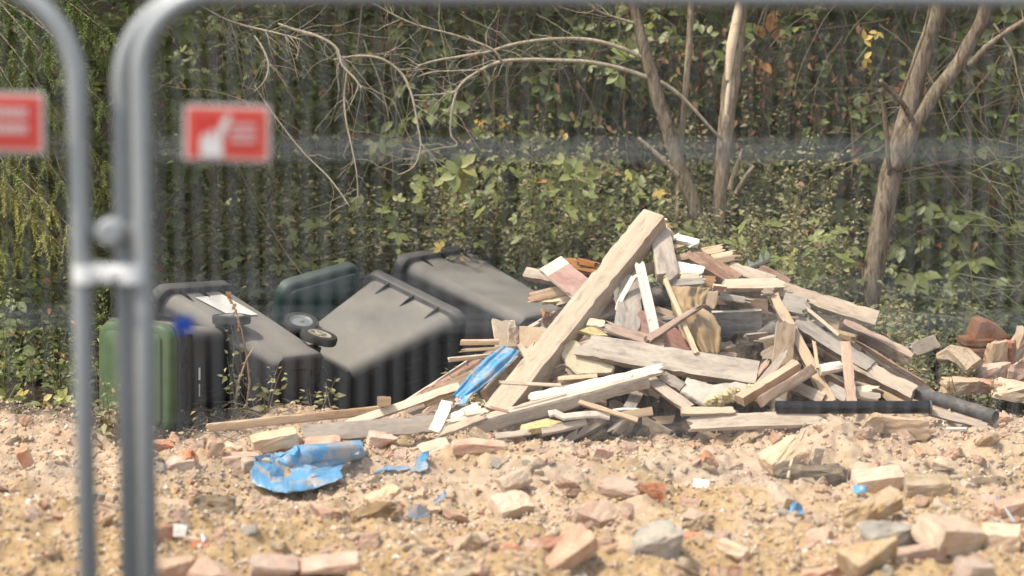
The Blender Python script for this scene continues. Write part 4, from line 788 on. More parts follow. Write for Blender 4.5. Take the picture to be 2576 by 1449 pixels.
CH = [
 (19,765,470,.215,.105,.07,(20,-22,26),'cream',"dusty brick propped up on a soil clod below the black pipe",1,{}),
 (19,1010,480,.05,.03,.10,(8,10,20),W['tan'],"short upright wood stub behind the propped dusty brick",0,dict(cat='wood block',name='wood_block')),
 (19,1470,745,.215,.09,.10,(25,-6,8),'cream',"cream mortar faced brick on the right of the rubble",0,{}),
 (19,1850,745,.19,.10,.075,(14,-2,-4),'ochre',"brown ochre brick right beside the cream mortar faced brick",0,{}),
 (19,790,820,.15,.12,.06,(30,14,40),'cream',"pale triangular brick end below the soil clod",3,{}),
 (19,2010,1075,.24,.14,.10,(18,10,38),'cream',"large pale brick with a shaded left end at the right",0,{}),
 (19,1600,1060,.26,.14,.08,(14,-10,20),'grey',"rough grey mortar slab left of the large pale brick",3,dict(cat='mortar lump',name='mortar_lump',chip=.03)),
 (19,1390,1230,.20,.11,.10,(30,-26,30),'ochre',"brick wedge with a deep shadow near the lower right",2,{}),
 (19,1740,1240,.22,.10,.06,(16,-6,12),'pink',"flat pink brick under the large pale brick",1,{}),
 (19,2400,1190,.14,.12,.10,(10,0,-14),'cream',"square cream block at the far right",0,dict(cat='masonry block',name='masonry_block')),
 (19,2500,930,.16,.11,.08,(12,-14,10),'pink',"pinkish red brick at the right edge of the photo",1,{}),
 (19,1440,975,.24,.07,.09,(30,-24,24),'ochre',"tilted ochre mortar slab with a scrap of blue behind it",2,dict(cat='mortar lump',name='mortar_lump',chip=.025)),
 (19,140,1175,.15,.08,.06,(12,-4,-8),'red',"red brown brick end at the bottom right of centre",1,{}),
 (19,375,1210,.12,.045,.045,(4,14,-32),'cream',"pale cylinder shaped mortar stub beside the red brown brick end",0,dict(rounding=1.4,cat='mortar lump',name='mortar_lump')),
 (19,335,1330,.13,.09,.08,(8,4,30),'pink',"rounded pinkish cobble below the pale mortar stub",3,dict(rounding=1.2,cat='cobble',name='cobble')),
 (19,1850,500,.12,.09,.03,(24,10,20),'cream',"pale flat flake of stone on the right rubble",3,dict(cat='stone',name='stone')),
 (19,1400,610,.17,.09,.08,(20,-16,30),'pink',"brick end with an orange broken face above the cream brick",3,{}),
 (19,140,722,.07,.05,.02,(40,6,-14),'white',"white tile piece lying right of the centre of the rubble",0,dict(cat='tile',name='tile_piece',chip=.006)),
 (19,1090,1420,.16,.10,.08,(14,-6,-20),'red',"red and cream brick cut off by the bottom edge at right",2,{}),
 (19,970,670,.30,.12,.09,(12,2,-10),'clod',"dark brown soil clod under the propped dusty brick",2,dict(cat='soil clod',name='soil_clod',chip=.04,rounding=1)),
 (19,2150,1400,.16,.1,.07,(10,5,16),'pink',"pinkish brick end in the lower right corner",2,{}),
 (19,1990,590,.11,.07,.05,(18,12,-30),'ochre',"small ochre brick end above the brown ochre brick",3,{}),
 (19,2330,760,.22,.13,.06,(10,-4,16),'clod',"flat dusty clod above the large pale brick",3,dict(cat='soil clod',name='soil_clod',chip=.03)),
 (19,200,580,.08,.06,.06,(20,30,10),'red',"small orange red brick lump left of the propped brick",3,{}),
 (19,420,275,.18,.07,.05,(16,-12,14),'pink',"pink brick leaning on the half buried dusty board",1,{}),
 (19,1420,265,.11,.06,.08,(10,0,10),'ochre',"brown stone lump tucked under the black pipe",2,dict(cat='stone',name='stone')),
 (19,1650,285,.26,.12,.10,(10,4,-8),'cream',"big cream block under the right end of the black pipe",2,dict(cat='masonry block',name='masonry_block')),
 (18,1700,1270,.22,.105,.075,(26,-26,32),'pink',"pink brick with a dark end at the bottom centre",1,{}),
 (18,1290,850,.17,.11,.075,(34,-10,28),'cream',"cream brick tipped on edge in the middle of the rubble",1,{}),
 (18,1300,620,.14,.09,.06,(30,-18,26),'cream',"pale brick end on the slope above the tipped cream brick",2,{}),
 (18,2100,725,.18,.10,.06,(16,10,-14),'pink',"rounded pink brick on the ochre soil right of centre",2,dict(rounding=1.1)),
 (18,2360,1200,.16,.13,.14,(14,6,30),'grey',"grey concrete block standing at the bottom centre right",3,dict(cat='concrete block',name='concrete_block')),
 (18,1930,960,.17,.11,.07,(30,-8,36),'pink',"pinkish brick with dark frog holes in the ochre soil",2,{}),
 (18,960,1225,.16,.09,.06,(14,-8,18),'pink',"flat pink brick end lower left of centre",2,{}),
 (18,1540,385,.16,.10,.05,(14,4,-8),'cream',"cream coloured stone under the front beam's middle",2,dict(cat='stone',name='stone')),
 (18,1810,375,.12,.08,.11,(6,2,-6),'cream',"square dusty cream block standing at the foot of the pile",0,dict(cat='masonry block',name='masonry_block')),
 (18,2220,305,.18,.08,.06,(14,-16,10),'pink',"pink brick leaning up near the foot of the pile",1,{}),
 (18,700,450,.15,.08,.06,(10,-12,18),'cream',"tan brick end beside the wide grey board's right end",1,{}),
 (18,2310,830,.14,.09,.07,(20,20,10),'red',"broken red brick chunk right of the rounded pink brick",3,{}),
 (18,1530,1240,.15,.07,.05,(12,-14,18),'red',"thin orange pink brick sliver left of the dark ended brick",3,{}),
 (18,310,430,.14,.09,.07,(12,6,10),'pink',"pink brick end at the right end of the red brick stack",2,{}),
 (18,1040,470,.24,.08,.05,(10,-2,4),'pink',"long flat pink brick just below the end of the grey beam",1,{}),
 (18,1960,500,.09,.07,.06,(20,10,40),'pink',"small pink brick lump right of the square dusty block",3,{}),
 (18,300,800,.14,.09,.06,(26,-20,36),'cream',"dusty cream brick end below the small blue scrap",2,{}),
 (18,240,930,.18,.10,.08,(10,-10,20),'clod',"brown soil clod below the blue membrane pieces",3,dict(cat='soil clod',name='soil_clod',chip=.03)),
 (18,1240,1240,.09,.06,.05,(20,0,30),'red',"small dark red brick chip at lower centre",3,{}),
 (17,2070,395,.215,.10,.065,(10,-10,14),'cream',"cream topped brick on top of the brick stack left of the boards",0,dict(lift=.06)),
 (17,2170,455,.17,.09,.06,(8,-14,26),'pink',"pale pink brick under the cream topped brick",1,dict(lift=.01)),
 (17,2050,500,.20,.10,.055,(8,-6,10),'red',"red brick at the bottom of the left brick stack",1,{}),
 (17,1620,520,.07,.06,.10,(6,4,14),'pink',"pink brick half standing upright left of the brick stack",0,{}),
 (17,1820,590,.16,.10,.05,(8,0,-4),'pink',"flat pink brick in front of the left brick stack",1,{}),
 (17,1750,490,.09,.04,.03,(10,14,-24),'cream',"small cream stone chip beside the upright pink brick",1,dict(cat='stone',name='stone')),
 (17,1225,450,.10,.08,.06,(10,10,14),'red',"red brick lump in the dry grass right of the fence posts",2,{}),
 (17,205,580,.06,.05,.12,(16,-22,10),'red',"orange brick piece standing at the far left",2,{}),
 (17,1420,560,.10,.08,.06,(10,10,24),'red',"orange pink brick end left of the upright pink brick",2,{}),
 (17,1320,910,.22,.10,.05,(12,4,-8),'pink',"flat pinkish brown brick right of the thick fence post",1,{}),
 (17,1610,920,.18,.14,.10,(8,4,18),'clod',"round soil clod right of the flat pinkish brick",2,dict(cat='soil clod',name='soil_clod',chip=.03,rounding=1)),
 (17,1340,1100,.07,.05,.012,(60,10,12),'white',"white triangular tile shard right of the fence post",3,dict(cat='tile',name='tile_piece',chip=.005)),
 (17,1555,1155,.05,.035,.012,(60,30,62),'white',"narrow white tile shard beside the orange brick chip",2,dict(cat='tile',name='tile_piece',chip=.005)),
 (17,1510,1165,.05,.05,.04,(10,30,12),'red',"orange brick chip touching the narrow white shard",2,{}),
 (17,2440,970,.14,.09,.05,(26,16,-42),'pink',"broken pink brick edge below the large blue membrane",3,{}),
 (17,1300,1390,.16,.10,.08,(14,-4,4),'pink',"pink brick at the bottom edge beside the thick fence post",1,{}),
 (17,1640,1380,.19,.12,.08,(18,8,-18),'pink',"two toned pink brick at the bottom edge left of centre",2,{}),
 (17,2070,1400,.17,.11,.08,(14,4,8),'pink',"dusty pink brick at the bottom edge, third from the fence post",2,{}),
 (17,2480,1330,.22,.12,.05,(12,-6,6),'pink',"long flat pale pink brick above the bottom edge, fourth from the fence post",1,{}),
 (17,2330,1400,.09,.06,.05,(12,20,6),'clod',"small brown clod at the bottom edge between two pink bricks",2,dict(cat='soil clod',name='soil_clod')),
 (17,1210,1140,.10,.07,.06,(16,10,20),'red',"red brick chip under the white triangular shard",3,{}),
 (17,740,780,.05,.04,.11,(8,6,10),W['tan'],"upright wood stub between the two fence posts",0,dict(cat='wood block',name='wood_block')),
 (17,2440,430,.17,.10,.07,(10,-4,4),'pink',"pinkish brick behind the blue membrane by the wide grey board",1,{}),
 (17,1920,600,.13,.08,.05,(10,4,30),'cream',"cream brick end between the flat pink brick and the blue membrane",2,{}),
 (17,1340,600,.14,.08,.05,(14,-4,20),'pink',"dusty pink brick end below the orange pink brick end",2,{}),
 (19,2360,300,.12,.08,.09,(6,4,10),'pink',"pink brick lump under the grey pipe's right end",2,{}),
]
for reg, x, y, L, Wd, H, rot, mat, lab, cut, kw in CH: chunk(reg, x, y, L, Wd, H, rot, mat, lab, cut=cut, **kw)
# mortared brick ends resting in the pile
o = chunk(1, 915, 150, .05, .04, .10, (4, 0, 4), 'cream', "cream brick chunk standing on the upright tan board", cut=1); o.location = sat(1, 915, 150, 10.6)
o = chunk(15, 1555, 940, .075, .06, .06, (10, 20, 30), 'ochre', "crumbled brown wood knot on the far bin's bottom edge", cut=2, cat='wood block', name='rotten_wood', chip=.03); o.location = sat(15, 1550, 945, 10.95); o.data.materials[0] = W['rot']
# brick heap at the right behind the pile
for (x, y, L, Wd, H, rot, mat, lab, Y) in (
 (2120, 1000, .10, .09, .17, (6, -4, 20), 'cream', "upright pale brick on the far right brick heap", 11.5),
 (2340, 1000, .07, .07, .16, (4, 6, 10), 'red', "narrow orange brick standing right of the upright brick", 11.55),
 (2130, 1290, .20, .12, .09, (4, -6, 6), 'pink', "pinkish brick lump with a dusty top on the far right heap", 11.35),
 (2480, 900, .08, .10, .24, (6, 24, 16), 'cream', "tall leaning mortar slab at the right edge of the photo", 11.6),
 (2520, 1200, .12, .12, .14, (6, 12, -10), 'pink', "dark pink brick mass at the right edge of the heap", 11.35),
 (1980, 1520, .18, .10, .07, (6, 2, 10), 'red', "mossy red brick low in the far right heap", 11.2),
 (2350, 1560, .20, .12, .09, (6, 6, -10), 'cream', "broad pale brick lump lowest in the far right heap", 11.15),
 (1560, 1500, .2, .1, .08, (6, 2, 10), 'cream', "pale stone in the weeds beside the far right heap", 11.1)):
    o = chunk(8, x, y, L, Wd, H, rot, mat, lab, cut=1, chip=.02); o.location = sat(8, x, y, Y)
# brown roof tiles stacked behind it
tm = masonry("brown_roof_tile", [(.13, .06, .035), (.20, .095, .055), (.26, .14, .09)], (.34, .22, .14), dustk=.15)
for (x, y, L, H, lab, Y) in ((1900, 765, .24, .045, "upper brown roof tile of the stack behind the brick heap", 11.9), (1850, 940, .22, .05, "middle brown roof tile of the stack behind the brick heap", 11.85), (1900, 1070, .22, .03, "lowest brown roof tile of the stack behind the brick heap", 11.85)):
    o = chunk(8, x, y, L, .2, H, (0, 0, 3), tm, lab, cat='roof tile', name='roof_tile', cut=0, chip=.005); o.location = sat(8, x, y, Y)
    bl = MB()
mb = MB(); c = sat(8, 1960, 560, 11.95); mb.loft([[Vector((x, y_, z)) for x, z in ((-.09, -.045), (-.055, .05), (-.02, .058), (.0, .05), (.05, .03), (.12, -.045))] for y_ in (-.12, .12)])
o = mb.build("ridge_tile", tm, bevel=.006); o.location = c; tag(o, "reddish ridge tile leaning on the stack of brown tiles", "ridge tile")
mb = MB(); c = sat(8, 1520, 1100, 11.3); mb.tube([Vector((.085, -.02, -.03)), Vector((.03, .03, .02)), Vector((-.02, .08, .03)), Vector((-.08, .12, .0))], [.062, .058, .05, .03], 12, wob=.4)
o = mb.build("tree_stump", wood("stump_wood", (.42, .31, .20), (.18, .12, .07), (.46, .36, .25), .3), smooth=False); o.location = c; tag(o, "pale broken tree stump lying by the brick heap on the right", "stump")

# nameless fragments: eight shapes of each kind, copied over the rubble
rng = random.Random(11)
kinds = [('brick_fragment', 'brick fragment', 'pink', "broken pink brick fragment strewn in the pale rubble", "pink brick fragments strewn over the rubble", 285, .025, .095),
         ('brick_chip', 'brick chip', 'red', "small orange red brick chip strewn in the rubble", "orange red brick chips strewn over the rubble", 70, .018, .05),
         ('mortar_lump', 'mortar lump', 'cream', "cream mortar lump strewn in the pale rubble", "cream mortar lumps strewn over the rubble", 260, .025, .095),
         ('soil_lump', 'soil lump', 'ochre', "sandy ochre soil lump strewn in the rubble", "ochre soil lumps strewn over the rubble", 190, .03, .10),
         ('concrete_lump', 'concrete lump', 'grey', "small grey concrete lump strewn in the rubble", "grey concrete lumps strewn over the rubble", 40, .025, .06),
         ('tile_shard', 'tile shard', 'white', "tiny white tile shard strewn in the rubble", "white tile shards strewn over the rubble", 22, .012, .028)]
for nm, cat, mk, lab, grp, N, s0, s1 in kinds:
    protos = [chunk_mesh(1, rng.uniform(.55, .85), rng.uniform(.35, .6) if mk != 'white' else .2, 5000 + k + hash(mk) % 7 * 0 + len(mk) * 20, .12, .6, 3) for k in range(7)]
    src = []
    for k in range(N):
        Y = 1 / rng.uniform(1 / 10.15, 1 / 7.1); hw = Y * .25 + .25; x = rng.uniform(-hw, hw)
        if -1.3 < x < 2.3 and Y > 9.95: Y -= .3
        s = rng.uniform(s0, s1) * rng.choice((1, 1, .75, 1.25)); e = Euler((rng.gauss(0, .35), rng.gauss(0, .35), rng.uniform(0, 6.28)))
        if k < 7: o = protos[k].build(nm, BR[mk]); src.append(o)
        else: o = src[k % 7].copy(); col.objects.link(o)
        o.scale = (s, s, s); o.rotation_euler = e; o.location = (x, Y, gzs(x, Y) + s * rng.uniform(-.04, .12)); tag(o, lab, cat, grp)
# gravel: too small to count
def gravel(N):
    rs = np.random.RandomState(4); Y = 1 / rs.uniform(1 / 10.5, 1 / 6.9, N); X = rs.uniform(-1, 1, N) * (Y * .25 + .35)
    dens = vn(X * 2.2 + 50, Y * 2.2) + .4; keep = rs.rand(N) < np.clip(dens * 1.6, .15, 1); X, Y = X[keep], Y[keep]; N = len(X)
    s = .0035 + .011 * rs.rand(N) ** 3; Z = gz(X, Y) + s * .3
    base = np.array([(1, 0, 0), (-1, 0, 0), (0, 1, 0), (0, -1, 0), (0, 0, 1), (0, 0, -1)], float)
    V = base[None] * rs.uniform(.55, 1.3, (N, 6, 1)); a = rs.uniform(0, 6.28, N); ca, sa = np.cos(a), np.sin(a)
    V = V * (rs.uniform(.6, 1.3, (N, 1, 3))); x = V[..., 0] * ca[:, None] - V[..., 1] * sa[:, None]; y = V[..., 0] * sa[:, None] + V[..., 1] * ca[:, None]
    tl = rs.uniform(-.5, .5, N)[:, None]; z = V[..., 2] + x * tl
    V = np.stack([x, y, z], -1) * s[:, None, None] + np.stack([X, Y, Z], -1)[:, None]
    T = np.array([(0, 2, 4), (2, 1, 4), (1, 3, 4), (3, 0, 4), (2, 0, 5), (1, 2, 5), (3, 1, 5), (0, 3, 5)])
    return V.reshape(-1, 3), (T[None] + 6 * np.arange(N)[:, None, None]).reshape(-1, 3), np.repeat(rs.rand(N), 6)
def trimesh(name, V, T, tint, mats, mi=None):
    me = bpy.data.meshes.new(name); me.vertices.add(len(V)); me.vertices.foreach_set('co', np.ascontiguousarray(V, dtype=np.float32).ravel())
    me.loops.add(T.size); me.loops.foreach_set('vertex_index', np.ascontiguousarray(T, dtype=np.int32).ravel()); me.polygons.add(len(T)); me.polygons.foreach_set('loop_start', np.arange(0, T.size, 3, dtype=np.int32))
    a = me.attributes.new('tint', 'FLOAT', 'POINT'); a.data.foreach_set('value', np.ascontiguousarray(tint, dtype=np.float32)); me.update()
    for m in (mats if isinstance(mats, list) else [mats]): me.materials.append(m)
    o = bpy.data.objects.new(name, me); col.objects.link(o); return o
m, t, bs, out = newmat("gravel"); a = nd(t, "ShaderNodeAttribute", attribute_name='tint')
c = ramp(t, a.outputs['Fac'], [(0, (.46, .35, .25)), (.3, (.53, .42, .31)), (.45, (.58, .48, .38)), (.5, (.44, .25, .18)), (.62, (.52, .35, .27)), (.72, (.44, .30, .14)), (.84, (.36, .32, .26)), (.93, (.22, .17, .12)), (.97, (.70, .66, .58)), (1, (.74, .70, .62))])
t.links.new(c, bs.inputs['Base Color']); bs.inputs['Roughness'].default_value = .95; bs.inputs['Specular IOR Level'].default_value = .1
tag(trimesh("gravel", *gravel(65000), m), "fine crushed brick and mortar crumbs covering the ground", "gravel", kind='stuff')

def pebbles(N, seed, smin, smax, Y0=7.0, Y1=10.35):
    rs = np.random.RandomState(seed); pv = []
    for k in range(12):
        m = chunk_mesh(1, .78, .55, 9000 + k, .16, .8, 3); me = bpy.data.meshes.new("p"); me.from_pydata(m.v, [], m.f); me.validate(); import bmesh
        b = bmesh.new(); b.from_mesh(me); bmesh.ops.remove_doubles(b, verts=b.verts, dist=.12); bmesh.ops.triangulate(b, faces=b.faces); b.verts.ensure_lookup_table(); b.verts.index_update()
        pv.append((np.array([v.co[:] for v in b.verts]), np.array([[v.index for v in f.verts] for f in b.faces]))); b.free(); bpy.data.meshes.remove(me)
    V = []; T = []; tn = []; o = 0
    for i in range(N):
        Y = 1 / rs.uniform(1 / Y1, 1 / Y0); X = rs.uniform(-1, 1) * (Y * .25 + .3)
        if float(vn(np.array(X * 1.9 + 77), np.array(Y * 1.9))) < -.12 and rs.rand() < .8: continue
        if Y < 8.9 and X < 1.0 and rs.rand() < .6: continue
        v, f = pv[rs.randint(12)]; s = smin + (smax - smin) * rs.rand() ** 2; e = np.array(Euler((rs.normal(0, .5), rs.normal(0, .5), rs.uniform(0, 6.28))).to_matrix())
        V.append(v @ e.T * s + np.array([X, Y, gzs(X, Y) + s * .13])); T.append(f + o); tn.append(np.full(len(v), rs.rand())); o += len(v)
    return np.concatenate(V), np.concatenate(T), np.concatenate(tn)
GM = m
m2, t, bs, out = newmat("rubble_stone"); a = nd(t, "ShaderNodeAttribute", attribute_name='tint'); g = nd(t, "ShaderNodeNewGeometry")
c = ramp(t, a.outputs['Fac'], [(0, (.44, .33, .20)), (.30, (.55, .43, .28)), (.46, (.46, .29, .19)), (.55, (.53, .36, .25)), (.60, (.40, .18, .10)), (.66, (.42, .30, .15)), (.80, (.32, .28, .23)), (.88, (.56, .46, .34)), (1, (.60, .50, .38))])
n1 = noise(t, g.outputs['Position'], 60, 4, .65); n2 = noise(t, g.outputs['Position'], 260, 3)
c = mixc(t, mapr(t, n1, .42, .66, 0, .8), c, (.55, .43, .31)); c = mixc(t, mapr(t, n2, .5, .75, 0, .5), c, (.30, .22, .15)); t.links.new(c, bs.inputs['Base Color']); bs.inputs['Roughness'].default_value = .95; bs.inputs['Specular IOR Level'].default_value = .1
bump(t, bs, mth(t, 'ADD', n1, n2), .6, .005)
tag(trimesh("rubble_stones", *pebbles(6500, 3, .009, .040), m2), "countless small broken stones and brick bits littering the ground", "rubble", kind='stuff')

# ------------------------------------------------------------------ blue membrane lying on the rubble
def crumple(pts, amp, seed, th=.004):
    """pts: rows of (region, x, y, lift) surveyed on the ground"""
    rows = []
    for r in pts:
        rows.append([ground_at(*sv(17, x, y)) + Vector((0, 0, lf * .9 + .035)) for x, y, lf in r])
    return rows
def spline2(rows, nu, nv, amp, seed):
    a, b = len(rows) - 1, len(rows[0]) - 1; G = []
    for i in range(nu + 1):
        u = i / nu * a; i0 = min(int(u), a - 1); fu = u - i0; fu = fu * fu * (3 - 2 * fu); row = []
        for j in range(nv + 1):
            v = j / nv * b; j0 = min(int(v), b - 1); fv = v - j0; fv = fv * fv * (3 - 2 * fv)
            p = (rows[i0][j0] * (1 - fv) + rows[i0][j0 + 1] * fv) * (1 - fu) + (rows[i0 + 1][j0] * (1 - fv) + rows[i0 + 1][j0 + 1] * fv) * fu
            q = Vector((i * .22, j * .16, seed)); p = p + Vector((mn.noise(q + Vector((3, 3, 3))), mn.noise(q), abs(mn.noise(q * 1.3)) * 1.6)) * amp; row.append(p)
        G.append(row)
    return G
def sheet(rows, nu, nv, amp, seed, mat, name, label, cat):
    G = spline2(rows, nu, nv, amp, seed); c = G[nu // 2][nv // 2].copy(); mb = MB(); mb.grid([[p - c for p in r] for r in G])
    o = mb.build(name, mat, smooth=True); o.location = c; s = o.modifiers.new('solid', 'SOLIDIFY'); s.thickness = .003; tag(o, label, cat); return o
rows = crumple([[(1890, 815, .0), (2050, 870, .0), (2170, 890, .0), (2380, 855, .0), (2590, 775, .0)],
                [(1905, 760, .03), (2030, 800, .025), (2150, 790, .01), (2350, 790, .01), (2570, 740, .02)],
                [(1925, 710, .05), (2060, 720, .05), (2200, 740, .03), (2350, 740, .02), (2600, 710, .03)],
                [(1935, 690, .055), (2080, 690, .07), (2230, 700, .07), (2400, 690, .06), (2700, 670, .05)],
                [(1960, 670, .01), (2100, 660, .03), (2240, 660, .08), (2420, 640, .08), (2740, 610, .07)],
                [(1990, 650, .0), (2130, 640, .0), (2260, 630, .04), (2440, 620, .04), (2750, 580, .03)]], 0, 0)
sheet(rows, 48, 64, .009, 3, BLUE, "plastic_membrane", "large crumpled blue membrane sheet lying on the rubble below the bins", "plastic sheet")
mb = MB(); P = [ground_at(*sv(17, x, y)) + Vector((0, .02, l + .03)) for x, y, l in ((2215, 720, .06), (2300, 700, .065), (2440, 690, .065), (2580, 670, .06), (2680, 650, .055), (2740, 640, .06))]
c = P[2].copy(); mb.tube([p - c for p in P], [.036, .046, .044, .046, .046, .036], 18, cap=False, wob=.35)
o = mb.build("plastic_membrane", BLUE2, smooth=True); o.location = c; tag(o, "dirty rolled up end of blue membrane lying on the rubble", "plastic sheet")
def s18(L): return [[ground_at(*sv(18, x, y)) + Vector((0, 0, l)) for x, y, l in r] for r in L]
sheet(s18([[(515, 680, .01), (580, 690, .01), (640, 670, .01)], [(550, 650, .01), (600, 640, .03), (655, 630, .03)], [(590, 630, .05), (620, 620, .06), (655, 600, .055)]]), 14, 12, .012, 8, BLUE, "plastic_scrap", "small blue scrap standing on the rubble right of the blue membrane", "plastic scrap")
sheet(s18([[(255, 705, .012), (340, 690, .02), (430, 690, .02), (520, 680, .02)], [(250, 695, .015), (345, 672, .03), (430, 675, .025), (515, 655, .02)]]), 5, 22, .008, 9, BLUE, "plastic_scrap", "thin torn blue strip beside the small standing scrap", "plastic scrap")
sheet(s18([[(700, 945, .01), (780, 890, .015), (830, 885, .01)], [(690, 925, .02), (770, 870, .03), (830, 870, .02)]]), 5, 12, .006, 10, BLUE, "plastic_scrap", "tiny blue shred near the tipped cream brick", "plastic scrap")
sheet(s18([[(490, 1035, .01), (560, 1050, .01), (660, 1020, .012)], [(500, 1010, .02), (580, 965, .03), (660, 990, .02)]]), 5, 10, .006, 11, BLUE2, "plastic_scrap", "faded pale blue shred left of the tiny blue shred", "plastic scrap")
def s19(L): return [[ground_at(*sv(19, x, y)) + Vector((0, 0, l)) for x, y, l in r] for r in L]
sheet(s19([[(805, 1005, .01), (850, 1000, .01), (905, 1010, .01)], [(815, 975, .03), (860, 965, .04), (900, 980, .03)]]), 5, 8, .004, 12, BLUE, "plastic_scrap", "small bright blue scrap at the lower right of the rubble", "plastic scrap")
sheet(s19([[(1280, 880, .03), (1330, 880, .03), (1390, 872, .03)], [(1290, 862, .05), (1340, 858, .05), (1390, 862, .05)]]), 5, 8, .004, 13, BLUE, "plastic_scrap", "blue scrap caught behind the tilted ochre slab", "plastic scrap")
mb = MB(); P = [ground_at(*sv(19, x, y)) + Vector((0, 0, l)) for x, y, l in ((795, 740, .02), (815, 690, .05), (850, 620, .08), (890, 575, .10), (925, 540, .12))]; c = P[2].copy()
mb.tube([p - c for p in P], [.007, .007, .006, .006, .004], 6); o = mb.build("twig", W['cream'], smooth=True); o.location = c; tag(o, "pale curved twig leaning on the propped dusty brick", "twig")
mb = MB(); P = [ground_at(*sv(19, x, y)) + Vector((0, 0, l)) for x, y, l in ((2370, 960, .06), (2430, 1030, .05), (2500, 1100, .03))]; c = P[1].copy()
mb.tube([p - c for p in P], .006, 6); o = mb.build("cable", plain("grey_cable", (.42, .42, .42), .5), smooth=True); o.location = c; tag(o, "short grey cable piece by the square cream block at right", "cable")

# ------------------------------------------------------------------ vegetation
LEAF_V = np.array([(0, 0, 0), (.28, .27, .05), (.28, -.27, .05), (.52, 0, -.02), (.66, .25, .03), (.66, -.25, .03), (1, 0, -.08)])
LEAF_T = np.array([(0, 3, 1), (0, 2, 3), (1, 3, 4), (2, 5, 3), (4, 3, 6), (3, 5, 6)])
NET_V = np.array([(0, 0, 0), (.35, .24, .05), (.35, -.24, .05), (.6, 0, -.03), (1, 0, -.14)]); NET_T = np.array([(0, 3, 1), (0, 2, 3), (1, 3, 4), (2, 4, 3)])
CURL_V = np.array([(0, 0, 0), (.3, .22, .16), (.3, -.22, .14), (.5, 0, -.05), (.7, .2, .2), (.72, -.16, .12), (1, .05, -.2)])
NEED_V = np.array([(0, .055, 0), (0, -.055, 0), (1, 0, 0)]); NEED_T = np.array([(0, 1, 2)])
def unit(a): return a / (np.linalg.norm(a, axis=-1, keepdims=True) + 1e-9)
def leaves(P, D, Nn, S, tint, tv, tt):
    D = unit(D); B = unit(np.cross(Nn, D)); C = np.cross(D, B)
    V = P[:, None] + S[:, None, None] * (tv[None, :, 0:1] * D[:, None] + tv[None, :, 1:2] * B[:, None] + tv[None, :, 2:3] * C[:, None])
    T = (tt[None] + len(tv) * np.arange(len(P))[:, None, None]).reshape(-1, 3)
    return V.reshape(-1, 3), T, np.repeat(tint, len(tv))
def cat_tri(L):
    V = []; T = []; t = []; b = 0
    for v, f, k in L: V.append(v); T.append(f + b); t.append(k); b += len(v)
    return np.concatenate(V), np.concatenate(T), np.concatenate(t)
rs = np.random.RandomState(21)
BRAM = leafmat("bramble_leaf", [(0, (0.101, 0.130, 0.038)), (.35, (0.186, 0.223, 0.067)), (.7, (0.284, 0.307, 0.096)), (.86, (0.470, 0.445, 0.126)), (.93, (0.738, 0.445, 0.126)), (.97, (0.670, 0.235, 0.106)), (1, (0.537, 0.165, 0.096))], rough=.42)
NETT = leafmat("nettle_leaf", [(0, (0.123, 0.139, 0.063)), (.4, (0.206, 0.217, 0.096)), (.75, (0.298, 0.283, 0.131)), (.9, (0.413, 0.355, 0.181)), (.97, (0.545, 0.368, 0.181)), (1, (0.413, 0.210, 0.131))], rough=.5)
DEAD = leafmat("dead_leaf", [(0, (.10, .055, .03)), (.5, (.20, .11, .06)), (1, (.30, .19, .11))], rough=.8, spec=.15)
STEM = leafmat("plant_stem", [(0, (.10, .065, .04)), (.3, (.18, .13, .085)), (.55, (.30, .25, .18)), (.75, (.16, .085, .06)), (.9, (.15, .17, .06)), (1, (.40, .34, .25))], rough=.7, trans=0)
def hedge_y(x, z):                                        # front face of the bramble thicket
    x = np.asarray(x, float)
    return 13.35 - 1.9 * (1 - ss(-2.6, -1.35, x)) + .35 * vn(x * 1.4 + 4, z * 1.6 + 2) + .18 * vn(x * 4 + 9, z * 4) - .25 * np.clip(.9 - z, 0, 1)
def bramble(N, x0, x1, z0, z1, dmax, smin, smax, tlo=0., thi=.9, gap=.42):
    x = rs.uniform(x0, x1, N); z = rs.uniform(z0, z1, N); d = rs.uniform(0, 1, N) ** 1.4 * dmax
    k = vn(x * 3.1 + 17, z * 2.1 + 5) + .5 * vn(x * 8, z * 6 + 40) + .55 * vn(x * 5.5 + 3, z * .7); keep = (k > -gap + .25 * (rs.rand(N) - .5)) | (d > .55 * dmax); x, z, d = x[keep], z[keep], d[keep]; N = len(x)
    y = hedge_y(x, z) + d; zb = gz(x, y); z = np.maximum(z, zb + .05)
    P = np.stack([x, y, z], -1)
    nrm = unit(np.stack([rs.normal(0, .45, N), -.55 + rs.normal(0, .35, N), .75 + rs.normal(0, .4, N)], -1))
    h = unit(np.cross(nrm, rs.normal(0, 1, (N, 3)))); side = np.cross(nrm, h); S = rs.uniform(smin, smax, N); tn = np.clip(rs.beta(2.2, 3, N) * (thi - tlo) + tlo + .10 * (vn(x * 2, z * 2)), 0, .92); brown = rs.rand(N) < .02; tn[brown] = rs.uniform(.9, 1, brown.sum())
    out = []
    for a in (-1.15, 0, 1.15):
        D = h * math.cos(a) + side * math.sin(a) - np.array([0, 0, .25]); out.append(leaves(P + .12 * S[:, None] * unit(D), D, nrm + rs.normal(0, .18, (N, 3)), S * (1.0 if a == 0 else .85), tn, LEAF_V, LEAF_T))
    return cat_tri(out)
def tubes_tri(curves, radii, tints, n=4):
    V = []; T = []; t = []; b = 0
    for c, r, ti in zip(curves, radii, tints):
        mb = MB(); mb.tube(c, r, n, cap=False); V += mb.v
        for q in mb.f: T += [(q[0] + b, q[1] + b, q[2] + b), (q[0] + b, q[2] + b, q[3] + b)]
        t += [ti] * len(mb.v); b += len(mb.v)
    return np.array(V, float), np.array(T), np.array(t, float)
